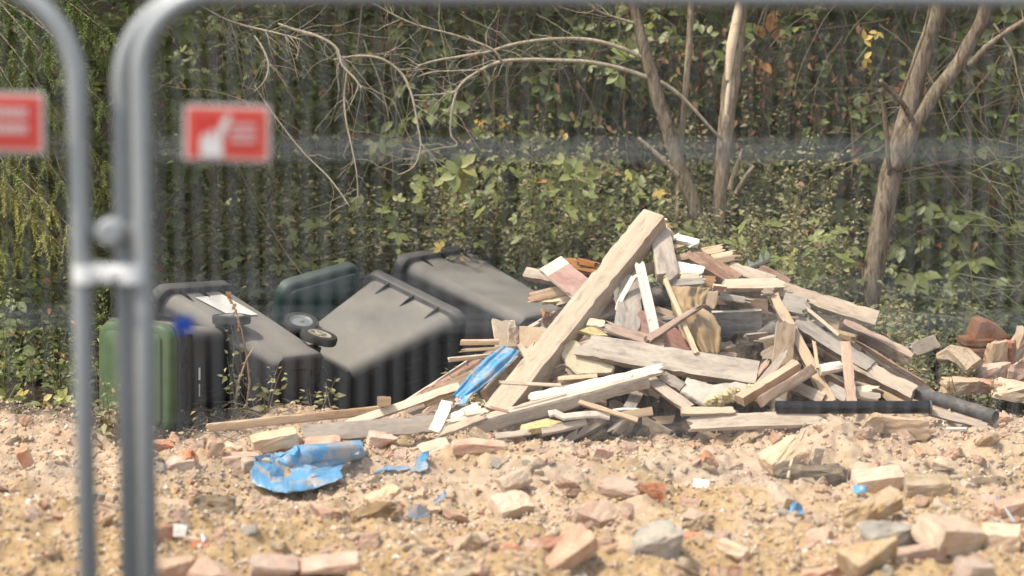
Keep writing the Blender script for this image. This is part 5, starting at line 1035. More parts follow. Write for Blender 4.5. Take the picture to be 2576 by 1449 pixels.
def rcurve(p, d, L, k, wander, droop, rg):
    p = Vector(p); d = Vector(d).normalized(); P = [p.copy()]
    for i in range(k):
        d = (d + Vector((rg.gauss(0, wander), rg.gauss(0, wander), rg.gauss(0, wander) - droop))).normalized(); p = p + d * (L / k); P.append(p.copy())
    return P
rgv = random.Random(8)
# bramble thicket: large leaves, small leaves and the deep dark interior
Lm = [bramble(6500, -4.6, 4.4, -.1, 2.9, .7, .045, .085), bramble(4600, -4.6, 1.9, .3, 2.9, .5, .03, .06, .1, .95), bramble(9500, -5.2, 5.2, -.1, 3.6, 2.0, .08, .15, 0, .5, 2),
      bramble(420, -.9, 1.6, .55, 1.3, .2, .085, .12, .35, .9, 2)]
for cx, cz, cy, n, sx in ((.9, .62, 12.55, 36, .3), (1.35, .5, 12.3, 45, .2), (-.55, .85, 12.75, 34, .3), (.25, .95, 12.7, 40, .35), (1.75, .55, 12.35, 50, .22), (-1.25, .55, 12.5, 50, .25)):   # bramble clumps among the weeds
    P = np.stack([rs.normal(cx, sx, n), rs.normal(cy, .08, n), rs.normal(cz, .13, n)], -1); nn_ = unit(np.stack([rs.normal(0, .5, n), -.7 + rs.normal(0, .3, n), .8 + rs.normal(0, .4, n)], -1)); h_ = unit(np.cross(nn_, rs.normal(0, 1, (n, 3)))); s_ = np.cross(nn_, h_); S_ = rs.uniform(.045, .08, n); tn_ = np.clip(rs.normal(.55, .16, n), .2, .9)
    for a_ in (-1.15, 0, 1.15): Lm.append(leaves(P, h_ * math.cos(a_) + s_ * math.sin(a_), nn_, S_, tn_, LEAF_V, LEAF_T))
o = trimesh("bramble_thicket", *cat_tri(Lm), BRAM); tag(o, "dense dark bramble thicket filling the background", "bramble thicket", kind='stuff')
# canes and dry twigs woven through it
cv, rd, ti = [], [], []
for k in range(300):                                      # hanging stems
    x = rgv.uniform(-3, 3.6); z = rgv.uniform(1.2, 2.7); y = float(hedge_y(x, z)) + rgv.uniform(-.1, .3); L = rgv.uniform(.6, 1.8)
    cv.append(rcurve((x, y, z), (rgv.gauss(0, .25), rgv.gauss(0, .1), -1), L, 10, .1, .03, rgv)); r = rgv.uniform(.002, .005); rd.append([r * (1 - .6 * i / 10) for i in range(11)]); ti.append(rgv.choice((.05, .1, .2, .5, .6, .75, .75, .98)))
for k in range(900):
    x = rgv.uniform(-4.2, 4.4); z = rgv.uniform(.0, 2.4); y = float(hedge_y(x, z)) + rgv.uniform(-.12, .45); L = rgv.uniform(.4, 1.5)
    a = rgv.gauss(1.4, .8) * rgv.choice((1, -1)); cv.append(rcurve((x, y, z), (math.cos(a), rgv.gauss(0, .15), abs(math.sin(a))), L, 10, .12, rgv.uniform(0, .12), rgv))
    r = rgv.uniform(.0013, .0038); rd.append([r * (1 - .6 * i / 10) for i in range(11)]); ti.append(rgv.choice((.05, .2, .4, .6, .75, .8, .5, .9)))
for k in range(150):                                      # dark tangle at the right
    x = rgv.uniform(1.9, 4.2); z = rgv.uniform(.0, 2.3); y = float(hedge_y(x, z)) + rgv.uniform(-.45, .3); L = rgv.uniform(.3, 1.4)
    a = rgv.gauss(.5, .7) * rgv.choice((1, -1)); cv.append(rcurve((x, y, z), (math.cos(a) * rgv.choice((1, -1)), rgv.gauss(0, .15), math.sin(a)), L, 9, .12, .02, rgv))
    r = rgv.uniform(.002, .006); rd.append([r * (1 - .5 * i / 9) for i in range(10)]); ti.append(rgv.choice((.05, .3, .72, .78, .8, .9, .5)))
tag(trimesh("bramble_canes", *tubes_tri(cv, rd, ti), STEM), "tangle of thin canes and dry twigs woven through the thicket", "canes", kind='stuff')
# weeds in front of it
def weeds(xs, ys, hs, rg, lf=(.022, .042), dens=34, tlo=0, thi=1.0):
    cv, rd, ti = [], [], []; P = []; D = []; N = []; S = []; Tn = []
    for x, y, h in zip(xs, ys, hs):
        p0 = Vector((x, y, gzs(x, y) - .02)); c = rcurve(p0, (rg.gauss(0, .14), rg.gauss(-.05, .12), 1), h, 9, .07, .0, rg); cv.append(c)
        rd.append([.0035 * (1 - .6 * i / 9) for i in range(10)]); ti.append(rg.choice((.3, .5, .9, .88, .72))); base = rg.uniform(tlo, thi - .35)
        n = int(h * dens * (.15 if rg.random() < .16 else rg.uniform(.7, 1.25)))
        for k in range(n):
            u = (.12 + .88 * (k / n) ** .8) * 9; i = min(8, int(u)); q = c[i].lerp(c[i + 1], u - i); a = rg.uniform(0, 6.28); sz = (rg.uniform(*lf) if rg.random() > .12 else lf[1] * 1.3) * (1.15 - .5 * u / 9)
            out = Vector((math.cos(a), math.sin(a), rg.uniform(-.7, .9))); 
            for s in (1, -1):
                dd = Vector((out.x * s, out.y * s, out.z)); off = dd * rg.uniform(.0, .05)
                P.append(q + off); D.append(dd + Vector((0, 0, -.1))); N.append(Vector((rg.gauss(0, .9), -.8 + rg.gauss(0, .7), .8 + rg.gauss(0, .5)))); S.append(sz); Tn.append(min(1, max(0, base + rg.uniform(0, .4))) if rg.random() > .05 else rg.uniform(.9, 1))
    lv = leaves(np.array(P), np.array(D), np.array(N), np.array(S), np.array(Tn), NET_V, NET_T)
    return lv, tubes_tri(cv, rd, ti, 3)
def two_mesh(name, lv, st, lm):
    V = np.concatenate([lv[0], st[0]]); T = np.concatenate([lv[1], st[1] + len(lv[0])]); tn = np.concatenate([lv[2], st[2]])
    o = trimesh(name, V, T, tn, [lm, STEM]); o.data.polygons.foreach_set('material_index', np.concatenate([np.zeros(len(lv[1]), np.int32), np.ones(len(st[1]), np.int32)])); return o
xs = []; ys = []; hs = []
while len(xs) < 760:
    x = rgv.uniform(-1.9, 2.75); y = rgv.uniform(12.1, 13.5); top = .80 + .3 * float(vn(np.array(x * 5.1 + 8), np.array(1.3))) + .22 * float(ss(-.9, .9, np.array(x))) - .15 * float(ss(1.5, 2.6, np.array(x))) + .25 * float(vn(np.array(x * 2.3), np.array(3.3)))
    if -1.1 < x < .55 and y < 13.05 - .35 * abs(x + .2): continue
    if x < -1.1 and y < 12.5: continue
    h = top * rgv.uniform(.55, 1.15) * (.75 + .5 * (y - 12.1)) + .12
    if x > 1.9 and rgv.random() < .75: continue
    if x > 1.9: h *= .6
    xs.append(x); ys.append(y); hs.append(h)
for k in range(330):                                      # taller stand behind the bins
    x = rgv.uniform(-1.75, .9); ys.append(rgv.uniform(12.75 if x < -.6 else 13.0, 13.35) if x > -1.2 else rgv.uniform(12.45, 13.0)); xs.append(x); hs.append(rgv.uniform(.55, 1.22) * (1 + .25 * float(vn(np.array(x * 3.3), np.array(9.1)))))
for k in range(75): x = rgv.uniform(1.7, 2.3); xs.append(x); ys.append(rgv.uniform(11.85, 12.3)); hs.append(rgv.uniform(.3, .72))
lv, st = weeds(xs, ys, hs, rgv, (.028, .056), 50)
tag(two_mesh("nettle_patch", lv, st, NETT), "dense band of leafy green weeds behind the bins and the timber", "weeds", kind='stuff')
xs = []; ys = []; hs = []
for k in range(150): xs.append(rgv.uniform(-2.9, -1.62)); ys.append(rgv.uniform(10.75, 12.0)); hs.append(rgv.uniform(.15, .75))
lv, st = weeds(xs, ys, hs, rgv, (.025, .05), 30, 0, .75)
tag(two_mesh("weed_patch", lv, st, BRAM), "darker weeds growing left of the bins behind the fence posts", "weeds", kind='stuff')
xs = []; ys = []; hs = []
for k in range(110): xs.append(rgv.uniform(1.7, 2.75)); ys.append(rgv.uniform(11.0, 12.3)); hs.append(rgv.uniform(.08, .42))
lv, st = weeds(xs, ys, hs, rgv, (.022, .045), 34, .2, 1)
tag(two_mesh("weed_patch", lv, st, NETT), "pale green weeds between the timber pile and the right brick heap", "weeds", kind='stuff')
# single plants one can point to
for reg, x, y, Y, h, n, lab, dens in (
    (6, 1100, 1900, 10.75, .52, 5, "straggly weed growing between the green lidded bin and the stickered bin", 14),
    (7, 1330, 1290, 10.45, .30, 6, "small leafy weed in front of the stickered bin's underside", 22),
    (7, 2020, 1230, 10.6, .22, 4, "bright green weed at the foot of the open lidded bin", 34),
    (1, 480, 640, 10.75, .36, 8, "bushy green weed behind the three thin battens", 40),
    (17, 1270, 400, 10.3, .12, 9, "low dark weed growing at the foot of the green lidded bin", 40),
    (0, 262, 1085, 10.05, .30, 6, "small weed in front of the green lid between the two fence posts", 40),
    (0, 2165, 860, 12.05, .42, 9, "leafy weed hiding the foot of the right tree", 46),
    (0, 2300, 850, 11.9, .38, 7, "leafy weed just right of the right tree's foot", 40),
    (8, 700, 700, 11.2, .5, 4, "pale leafed weed rising right of the long tan plank's end", 22)):
    p = sat(reg, x, y, Y); xs = [p.x + rgv.gauss(0, .045) for _ in range(n)]; ys = [Y + rgv.gauss(0, .04) for _ in range(n)]; hs = [h * rgv.uniform(.6, 1.1) for _ in range(n)]
    root = empty("weed_plant", (p.x, Y, gzs(p.x, Y))); tag(root, lab, "weed")
    lv, st = weeds(xs, ys, hs, rgv, (.03, .055), dens, .35, .95)
    off = np.array(root.location)
    a = trimesh("leaves", lv[0] - off, lv[1], lv[2], NETT); a.parent = root; b = trimesh("stem", st[0] - off, st[1], st[2], STEM); b.parent = root
# seed stalk in front of the sticker
P = [at(px, py, 10.55) for px, py in ((618, 1045), (628, 960), (620, 890), (608, 830), (596, 790), (585, 762), (572, 738), (563, 742))]
root = empty("seed_stalk", P[0]); tag(root, "dry brown seed stalk standing in front of the white sticker", "dry plant"); P = [p - P[0] for p in P]
mb = MB(); mb.tube(P, [.006, .006, .005, .004, .004, .003, .002, .002], 6); mb.build("stem", W['sawn'], root)
mb = MB()
for i in range(14):
    u = 3 + 3.6 * i / 14; k = int(u); q = P[k].lerp(P[k + 1], u - k); mb.box(q + Vector((rgv.gauss(0, .006), 0, 0)), (.012, .010, .016), None)
mb.build("seed_head", W['rot'], root, bevel=.003)
P = [at(px, py, 10.5) for px, py in ((590, 1035), (600, 960), (622, 900), (640, 872))]; root = P[0].copy(); mb = MB(); mb.tube([p - root for p in P], [.007, .006, .005, .003], 6); o = mb.build("dead_stalk", W['orange'], smooth=True); o.location = root; tag(o, "bare straight brown stalk crossing the seed stalk", "dry plant")
# bramble sprig at the left front
def sprig(pts, Y, nleaf, sz, label, name="bramble_sprig", t0=.6, t1=.9):
    C = [at(x, y, Y) for x, y in pts]; root = empty(name, C[0]); tag(root, label, "bramble"); C = [c - C[0] for c in C]
    mb = MB(); mb.tube(C, [.0045 * (1 - .5 * i / len(C)) for i in range(len(C))], 6); e = mb.build("stem", plain("green_stem", (.20, .22, .08), .6)if 'green_stem' not in bpy.data.materials else bpy.data.materials['green_stem'], root, smooth=True)
    P = []; D = []; N = []; S = []; Tn = []
    for k in range(nleaf):
        u = rgv.uniform(.1, 1) * (len(C) - 1.001); i = int(u); q = C[i].lerp(C[i + 1], u - i) + Vector((rgv.gauss(0, .03), rgv.gauss(0, .03), rgv.gauss(0, .03))); a = rgv.uniform(0, 6.28); tn = rgv.uniform(t0, t1); n = Vector((rgv.gauss(0, .3), -.7 + rgv.gauss(0, .2), .6)); s = sz * rgv.uniform(.7, 1.15)
        for da in (-1.2, 0, 1.2): P.append(q); D.append(Vector((math.cos(a + da), rgv.gauss(0, .2), math.sin(a + da)))); N.append(n); S.append(s); Tn.append(tn)
    l = trimesh("leaves", *leaves(np.array(P), np.array(D), np.array(N), np.array(S), np.array(Tn), LEAF_V, LEAF_T), BRAM); l.parent = root
sprig([(30, 1125), (60, 1080), (110, 1030), (160, 1000), (178, 1030), (150, 1090)], 10.3, 7, .055, "arching bramble sprig with pale leaves at the left behind the fence", t0=.7, t1=.92)
sprig([(0, 1060), (20, 1010), (40, 970), (60, 985)], 10.4, 8, .055, "bramble sprig with green leaves at the left edge of the photo", t0=.5)
sprig([(1130, 480), (1160, 440), (1130, 415), (1100, 400)], 12.7, 5, .115, "large leaved bramble shoot in front of the thicket left of the post", t0=.62, t1=.86)
sprig([(1390, 450), (1430, 440), (1480, 445)], 12.7, 4, .10, "large leaved bramble shoot left of the tall post's tip", t0=.55, t1=.8)
sprig([(1530, 190), (1560, 160), (1590, 150)], 12.9, 3, .12, "big heart shaped leaves below the upper arching branch", "large_leaf_shoot", t0=.4, t1=.6)
sprig([(2150, 160), (2180, 120), (2195, 100)], 12.7, 3, .06, "yellow green leaf shoot left of the right tree", "leaf_shoot", t0=.86, t1=.9)
# dead curled leaves at the right
N = 900; x = rs.normal(1.45, .42, N); z = rs.normal(1.55, .30, N); k = rs.rand(N) < .5; x[k] = rs.uniform(-2.4, 3.2, k.sum()); z[k] = rs.uniform(.6, 2.2, k.sum()); y = hedge_y(x, z) - .06 + rs.normal(0, .08, N)
D = np.stack([rs.normal(0, .5, N), rs.normal(-.2, .4, N), -1 + rs.normal(0, .5, N)], -1)
tag(trimesh("dead_leaves", *leaves(np.stack([x, y, z], -1), D, np.stack([rs.normal(0, .6, N), -1 + 0 * x, rs.normal(.3, .5, N)], -1), rs.uniform(.03, .075, N), rs.rand(N), CURL_V, LEAF_T), DEAD), "curled brown dead leaves hanging in the thicket", "dead leaves", kind='stuff')
# dry grass and straw between rubble and thicket
cv, rd, ti = [], [], []
for k in range(420):
    if k % 4: x = rgv.uniform(-2.6, -.9); y = rgv.uniform(10.0, 10.6)
    else: x = rgv.uniform(1.5, 2.7); y = rgv.uniform(10.4, 11.4)
    a = rgv.uniform(0, 6.28); cv.append(rcurve((x, y, gzs(x, y) + .005), (math.cos(a), math.sin(a), rgv.uniform(.05, .7)), rgv.uniform(.05, .2), 4, .2, .12, rgv)); rd.append([.0018, .0018, .0016, .0012, .0008]); ti.append(rgv.choice((.3, .45, .5, .55, .6, 1)))
tag(trimesh("dry_grass", *tubes_tri(cv, rd, ti, 3), STEM), "dry straw and dead grass at the foot of the weeds", "dry grass", kind='stuff')
# green grass blades at the far right
cv, rd, ti = [], [], []
for k in range(160):
    x = rgv.uniform(2.75, 3.6); z = rgv.uniform(.1, 1.3); y = 12.4 + rgv.gauss(0, .15); a = rgv.gauss(2.7, .5); cv.append(rcurve((x, y, z), (math.cos(a), rgv.gauss(0, .2), math.sin(a)), rgv.uniform(.15, .4), 5, .06, .03, rgv)); rd.append([.003, .004, .004, .003, .002, .001]); ti.append(rgv.choice((.88, .9, .92, .88)))
tag(trimesh("long_grass", *tubes_tri(cv, rd, ti, 3), STEM), "long green grass blades hanging at the far right", "grass", kind='stuff')

# trees
def bark(name, a, b, c):
    m, t, bs, out = newmat(name); n = noise(t, objvec(t, (42, 42, 9)), 1, 5, .7, .6); n2 = noise(t, objvec(t), 3, 4); f = noise(t, objvec(t, (90, 90, 26)), 1, 3)
    cc = ramp(t, n, [(.32, a), (.52, b), (.7, c)]); cc = mixc(t, mapr(t, n2, .55, .7, 0, .5), cc, (.20, .18, .09)); t.links.new(cc, bs.inputs['Base Color']); bs.inputs['Roughness'].default_value = .9; bs.inputs['Specular IOR Level'].default_value = .15
    bump(t, bs, mth(t, 'ADD', n, mth(t, 'MULTIPLY', f, .5)), .9, .015); return m
BARK = bark("grey_brown_bark", (.06, .043, .03), (.235, .185, .13), (.40, .325, .24)); BARK2 = bark("pale_dead_bark", (.10, .075, .05), (.31, .245, .175), (.50, .41, .31))
TWIG = bark("pale_twig_bark", (.28, .23, .16), (.46, .39, .29), (.55, .47, .33))
def smooth_pts(P, k=6):
    out = []
    for i in range(len(P) - 1):
        p0, p1, p2, p3 = P[max(0, i - 1)], P[i], P[i + 1], P[min(len(P) - 1, i + 2)]
        for s in range(k):
            t = s / k; out.append(tuple(.5 * (2 * p1[q] + (p2[q] - p0[q]) * t + (2 * p0[q] - 5 * p1[q] + 4 * p2[q] - p3[q]) * t * t + (3 * p1[q] - p0[q] - 3 * p2[q] + p3[q]) * t ** 3) for q in range(len(p1))))
    out.append(tuple(P[-1])); return out
def limb(pts, Y, Y2=None, n=10, wob=.18):
    """pts: (px, py, width px)"""
    Q = smooth_pts(pts); k = len(Q) - 1; C = []; Rr = []
    for i, (x, y, w) in enumerate(Q):
        yy = Y + ((Y2 if Y2 is not None else Y) - Y) * i / k; C.append(at(x, y, yy)); Rr.append(max(.0012, .425 * w * yy / FPX))
    return C, Rr, n, wob
def tree(label, base, Y, trunks, branches, mat=BARK, bmat=None, shade_crown=None, name="tree", cat="tree"):
    b = at(*base, Y); b.z = gzs(b.x, b.y); root = empty(name, b); tag(root, label, cat)
    mb = MB()
    for L in trunks: C, r, n, w = L; mb.tube([c - b for c in C], r, n, wob=w)
    mb.build("trunk", mat, root, smooth=True)
    for L in branches:
        mb = MB()
        for C, r, n, w in L: mb.tube([c - b for c in C], r, n, wob=w)
        mb.build("branch", bmat or mat, root, smooth=True)
    if shade_crown:  # leaf clusters above the view, added to shade the upper thicket
        P = []
        for (cx, cy, cz, sx, sy, sz, n) in shade_crown: P.append(rs.normal(0, .42, (n, 3)) * np.array([sx, sy, sz]) + np.array([cx, cy, cz]))
        P = np.concatenate(P); n = len(P); c = trimesh("shade_crown", *leaves(P - np.array(b), rs.normal(0, 1, (n, 3)), np.stack([rs.normal(0, .5, n), rs.normal(0, .5, n), 1 + 0 * P[:, 0]], -1), rs.uniform(.07, .13, n), rs.beta(2, 3, n) * .8, LEAF_V, LEAF_T), BRAM); c.parent = root
    return root
def twigs_on(C, r0, num, rg, L=(.12, .4), down=.0, n=5):
    out = []
    for k in range(num):
        i = rg.randrange(len(C) // 5, len(C) - 1); d = (C[i + 1] - C[i]).normalized(); a = rg.choice((-1, 1)) * rg.uniform(.4, 1.1)
        dv = Vector((d.x * math.cos(a) - d.z * math.sin(a), rg.gauss(0, .25), d.x * math.sin(a) + d.z * math.cos(a))); c = rcurve(C[i], dv, rg.uniform(*L), 7, .24, down, rg); r = r0 * rg.uniform(.6, 1.1)
        out.append((c, [max(.0012, r * (1 - .75 * q / 7)) for q in range(8)], n, 0))
    return out
rt = random.Random(31)
# left leaning tree with two long bare arching branches
Yt = 12.75
lb1 = limb([(1622, 148, 13), (1560, 120, 13), (1480, 100, 12), (1380, 99, 11), (1290, 112, 10), (1230, 130, 9), (1160, 142, 8), (1100, 152, 7), (1060, 163, 5), (1045, 172, 4)], Yt, Yt - .3, 7, .1)
lb2 = limb([(1640, 199, 15), (1560, 172, 14), (1480, 156, 13), (1400, 152, 12), (1330, 150, 12), (1262, 155, 11), (1210, 176, 9), (1160, 212, 8), (1140, 260, 7), (1133, 320, 6), (1136, 345, 5)], Yt, Yt - .4, 7, .1)
lb3 = limb([(1262, 155, 9), (1235, 122, 8), (1150, 90, 7), (1060, 66, 6), (1000, 42, 5), (940, 8, 4)], Yt - .35, Yt - .5, 6, .1)
lb4 = limb([(1160, 212, 6), (1140, 232, 5), (1090, 238, 5), (1040, 240, 4)], Yt - .4, Yt - .45, 6, .1)
lb5 = limb([(1136, 345, 5), (1150, 365, 5), (1110, 372, 4), (1060, 380, 3), (1010, 372, 3)], Yt - .4, Yt - .45, 6, .1)
lb6 = limb([(1210, 176, 5), (1150, 178, 4), (1090, 181, 4), (1050, 193, 3)], Yt - .4, Yt - .45, 6, .1)
lbR = limb([(1660, 205, 13), (1700, 232, 12), (1745, 275, 11), (1790, 325, 10), (1815, 350, 9)], Yt, Yt + .1, 7, .1)
lb7 = limb([(1600, 60, 10), (1550, 45, 8), (1510, 30, 6), (1480, 12, 4)], Yt, Yt - .2, 6, .1)
tw = twigs_on(lb1[0], .003, 13, rt) + twigs_on(lb2[0], .003, 15, rt) + twigs_on(lb3[0], .0028, 15, rt) + twigs_on(lb1[0], .0018, 16, rt, (.08, .25)) + twigs_on(lb2[0], .0018, 18, rt, (.08, .25)) + twigs_on(lb4[0], .003, 8, rt, (.08, .2)) + twigs_on(lb5[0], .003, 12, rt, (.06, .2)) + twigs_on(lb7[0], .003, 8, rt)
tree("leaning grey tree whose two long bare branches arch to the left", (1745, 560), Yt,
     [limb([(1770, 600, 48), (1740, 500, 46), (1708, 420, 44), (1672, 300, 40), (1642, 200, 38), (1615, 100, 34), (1596, 20, 30), (1575, -70, 27), (1560, -200, 22)], Yt, Yt)],
     [[lb1], [lb2], [lb3], [lb4], [lb5], [lb6], [lbR], [lb7], tw], BARK, TWIG, shade_crown=[(.9, 13.9, 3.35, 1.9, .9, .6, 1500), (-1.6, 14.4, 3.4, 1.9, .9, .6, 1300)])
tree("thin straight pale pole tree just right of the leaning tree", (1712, 520), 12.85, [limb([(1705, 560, 17), (1712, 380, 18), (1722, 250, 18), (1735, 90, 19), (1740, -80, 17), (1745, -250, 14)], 12.85)], [], BARK2, name="pole_tree")
tree("thick broken trunk with stripped pale bark between the pole tree and the right tree", (1815, 560), 12.9,
     [limb([(1800, 620, 42), (1812, 480, 42), (1825, 330, 45), (1836, 230, 48), (1846, 150, 50), (1856, 80, 44), (1866, 10, 40), (1872, -60, 34)], 12.9, None, 12, .25)], [[limb([(1868, 130, 12), (1885, 112, 9), (1899, 98, 6)], 12.88)]], BARK2, name="dead_tree")
_t3 = [o for o in bpy.data.objects if o.name == 'dead_tree'][0]
for pts in ([(1832, 205, 14), (1836, 150, 26), (1845, 90, 30), (1856, 30, 24), (1862, -30, 14)], [(1826, 300, 8), (1830, 250, 16), (1836, 200, 10)]):
    C, r, n, w = limb(pts, 12.862); mb = MB(); mb.tube([c - _t3.location for c in C], r, 8, wob=.3); mb.build('bare_wood', W['cream'], _t3, smooth=True)
R1_ = limb([(2180, 790, 66), (2198, 680, 64), (2215, 570, 62), (2240, 450, 66), (2262, 370, 64), (2288, 270, 56), (2318, 150, 50), (2350, 50, 46), (2385, -80, 40), (2430, -260, 30)], 12.4, 12.4, 14, .14)
R2_ = limb([(2252, 425, 44), (2290, 345, 42), (2345, 245, 40), (2400, 175, 40), (2445, 100, 40), (2470, 50, 40), (2490, -40, 34), (2520, -200, 26)], 12.36, 12.2, 12, .14)
R3_ = limb([(2440, 165, 20), (2480, 120, 18), (2540, 75, 16), (2600, 40, 14)], 12.2, 12.0, 8)
R4_ = limb([(2292, 298, 20), (2270, 260, 16), (2240, 228, 14), (2215, 203, 12)], 12.3, 12.1, 8)
R5_ = limb([(2238, 440, 16), (2230, 340, 15), (2222, 250, 14), (2214, 230, 6)], 12.3, 12.2, 8)
R6_ = limb([(2262, 250, 9), (2300, 150, 10), (2330, 60, 9), (2345, -20, 8)], 12.3, 12.25, 7)
R7_ = limb([(2500, 60, 9), (2545, 130, 8), (2560, 190, 7), (2580, 260, 6)], 12.1, 12.0, 6)
tree("big right hand tree with two ridged leaning trunks", (2180, 800), 12.4, [R1_, R2_], [[R3_] + twigs_on(R3_[0], .004, 8, rt), [R4_] + twigs_on(R4_[0], .004, 8, rt), [R5_], [R6_], [R7_]], BARK, shade_crown=[(2.6, 13.6, 3.4, 1.9, 1.0, .7, 2000)])
for lab, pts, Y in (("thick broken stick leaning at the foot of the leaning tree", [(1709, 447, 16), (1660, 395, 15), (1605, 347, 11)], 12.5), ("broken brown stick standing in the weeds right of the leaning tree", [(1850, 490, 15), (1872, 450, 14), (1897, 417, 13)], 12.3), ("pale dead stalk leaning beside the lower pale plank at right", [(2320, 940, 7), (2275, 910, 7), (2225, 872, 7), (2196, 918, 3)][:3], 11.0), ("dark leaning stem in the weeds left of the broken stick", [(1835, 480, 18), (1850, 430, 16), (1870, 375, 12)], 12.5)):
    C, r, n, w = limb(pts, Y); mb = MB(); c = C[0].copy(); mb.tube([p - c for p in C], r, 8, wob=.1); o = mb.build("stick", BARK2 if 'pale' in lab or 'thick' in lab else BARK, smooth=True); o.location = c; tag(o, lab, "stick")
# bare hanging branches at the upper left
def hang(label, pts, Y, num, L=(.1, .5)):
    C, r, n, w = limb(pts, Y, Y - .2, 7, .1); root = empty("bare_branch", C[0]); tag(root, label, "branch"); b = C[0]
    mb = MB(); mb.tube([c - b for c in C], r, 7, wob=.1); mb.build("stem", TWIG, root, smooth=True)
    for c, rr, nn, ww in twigs_on(C, .0024, int(num * 1.5), rt, L, .06): mb = MB(); mb.tube([p - b for p in c], rr, 5); mb.build("twig", TWIG, root, smooth=True)
hang("bare branch bending down from the upper left towards the bins", [(700, 60, 7), (745, 76, 10), (800, 92, 10), (845, 120, 9), (862, 165, 8), (890, 195, 6), (910, 222, 4)], 12.4, 16)
hang("grey bare branch arching over right of the sign", [(840, 150, 5), (900, 141, 7), (960, 148, 8), (1010, 185, 8), (1036, 240, 7), (1050, 310, 6), (1058, 370, 5), (1040, 420, 4), (1000, 440, 3)], 12.3, 14, (.1, .35))
hang("thin bare branch hanging straight down at left of the arching one", [(862, 150, 6), (872, 180, 6), (866, 240, 6), (870, 300, 6), (885, 370, 5), (898, 440, 4), (900, 500, 3)], 12.35, 12, (.1, .35))
hang("bare twig cluster at the upper left corner of the thicket", [(500, 10, 4), (560, 45, 6), (620, 66, 7), (690, 82, 6), (760, 100, 4)], 12.45, 24, (.1, .45))
hang("bare branch with hanging twigs above the red sign", [(640, 90, 5), (660, 120, 6), (675, 160, 6), (668, 200, 5), (640, 230, 3)], 12.3, 10, (.1, .3))
hang("long thin purple bramble cane slanting behind the right sign", [(640, 215, 3), (690, 290, 5), (760, 380, 5), (830, 450, 5), (880, 520, 4)], 12.2, 4, (.1, .3))

# spruce at the left
ND = leafmat("spruce_needle", [(0, (0.073, 0.114, 0.030)), (.4, (0.138, 0.190, 0.047)), (.75, (0.274, 0.289, 0.077)), (1, (0.436, 0.380, 0.118))], rough=.55, trans=.15)
def spruce():
    Y0 = 11.6; b = Vector((-3.35, Y0, gzs(-3.35, Y0))); root = empty("spruce_tree", b); tag(root, "spruce tree with drooping yellow green boughs at the left behind the fence", "spruce")
    mb = MB(); mb.tube([Vector((0, 0, 4.4 * i / 12)) for i in range(13)], [.10 - .006 * i for i in range(13)], 12, wob=.15); mb.build("trunk", BARK, root, smooth=True)
    rg = random.Random(17); P = []; D = []; N = []; S = []; Tn = []; wood_ = MB()
    tips = [(20, 60), (60, 20), (115, 110), (160, 40), (90, 190), (60, 300), (165, 120), (250, 40), (270, 120), (250, 230), (275, 60), (110, 330), (150, 430), (90, 470), (40, 420), (10, 470), (120, 560), (60, 590), (20, 610), (160, 540), (170, 620), (255, 440), (262, 380), (20, 560), (95, 640), (8, 690), (60, 520), (130, 490), (30, 200), (140, 250), (180, 330), (5, 330), (120, 30), (200, 60), (235, 10), (215, 130)]
    for (tx, ty) in tips:
        T = at(tx + rg.uniform(-12, 12), ty, 11.0 + rg.uniform(-.25, .5)); A = Vector((b.x, b.y, T.z + rg.uniform(.25, .6))); c = []
        for i in range(13):
            u = i / 12; p = A.lerp(T, u); p.z += .18 * math.sin(u * math.pi) - .05 * u * u; c.append(p)
        wood_.tube([p - b for p in c], [.012 * (1 - .75 * i / 12) for i in range(13)], 5)
        low = float(ss(150, 560, np.array(ty))) * .45; base = rg.uniform(.05, .3) + low
        for i in range(4, 13):
            for s in range(6):
                d = Vector((rg.uniform(-.6, .9), rg.gauss(-.1, .5), -rg.uniform(.5, 1.3))).normalized(); L = rg.uniform(.07, .22) * (1.25 - .5 * (i / 12)); q0 = c[i]; m = int(L / .0026)
                for k in range(m):
                    u = k / m; q = q0 + d * L * u + Vector((0, 0, -.25 * L * u * u)); a = rg.uniform(0, 6.28); o1 = d.orthogonal().normalized(); o2 = d.cross(o1); rad = (o1 * math.cos(a) + o2 * math.sin(a)) * .8 + d * .75
                    P.append(q - b); D.append(rad); N.append((rg.gauss(0, 1), -1, rg.gauss(0, 1))); S.append(.026 * (1 - .3 * u)); Tn.append(min(1, max(0, base + rg.uniform(-.1, .25) + .15 * u)))
    wood_.build("branch", BARK, root, smooth=True)
    f = trimesh("foliage", *leaves(np.array(P), np.array(D), np.array(N), np.array(S), np.array(Tn), NEED_V * np.array([1, 2.0, 1]), NEED_T), ND); f.parent = root
spruce()

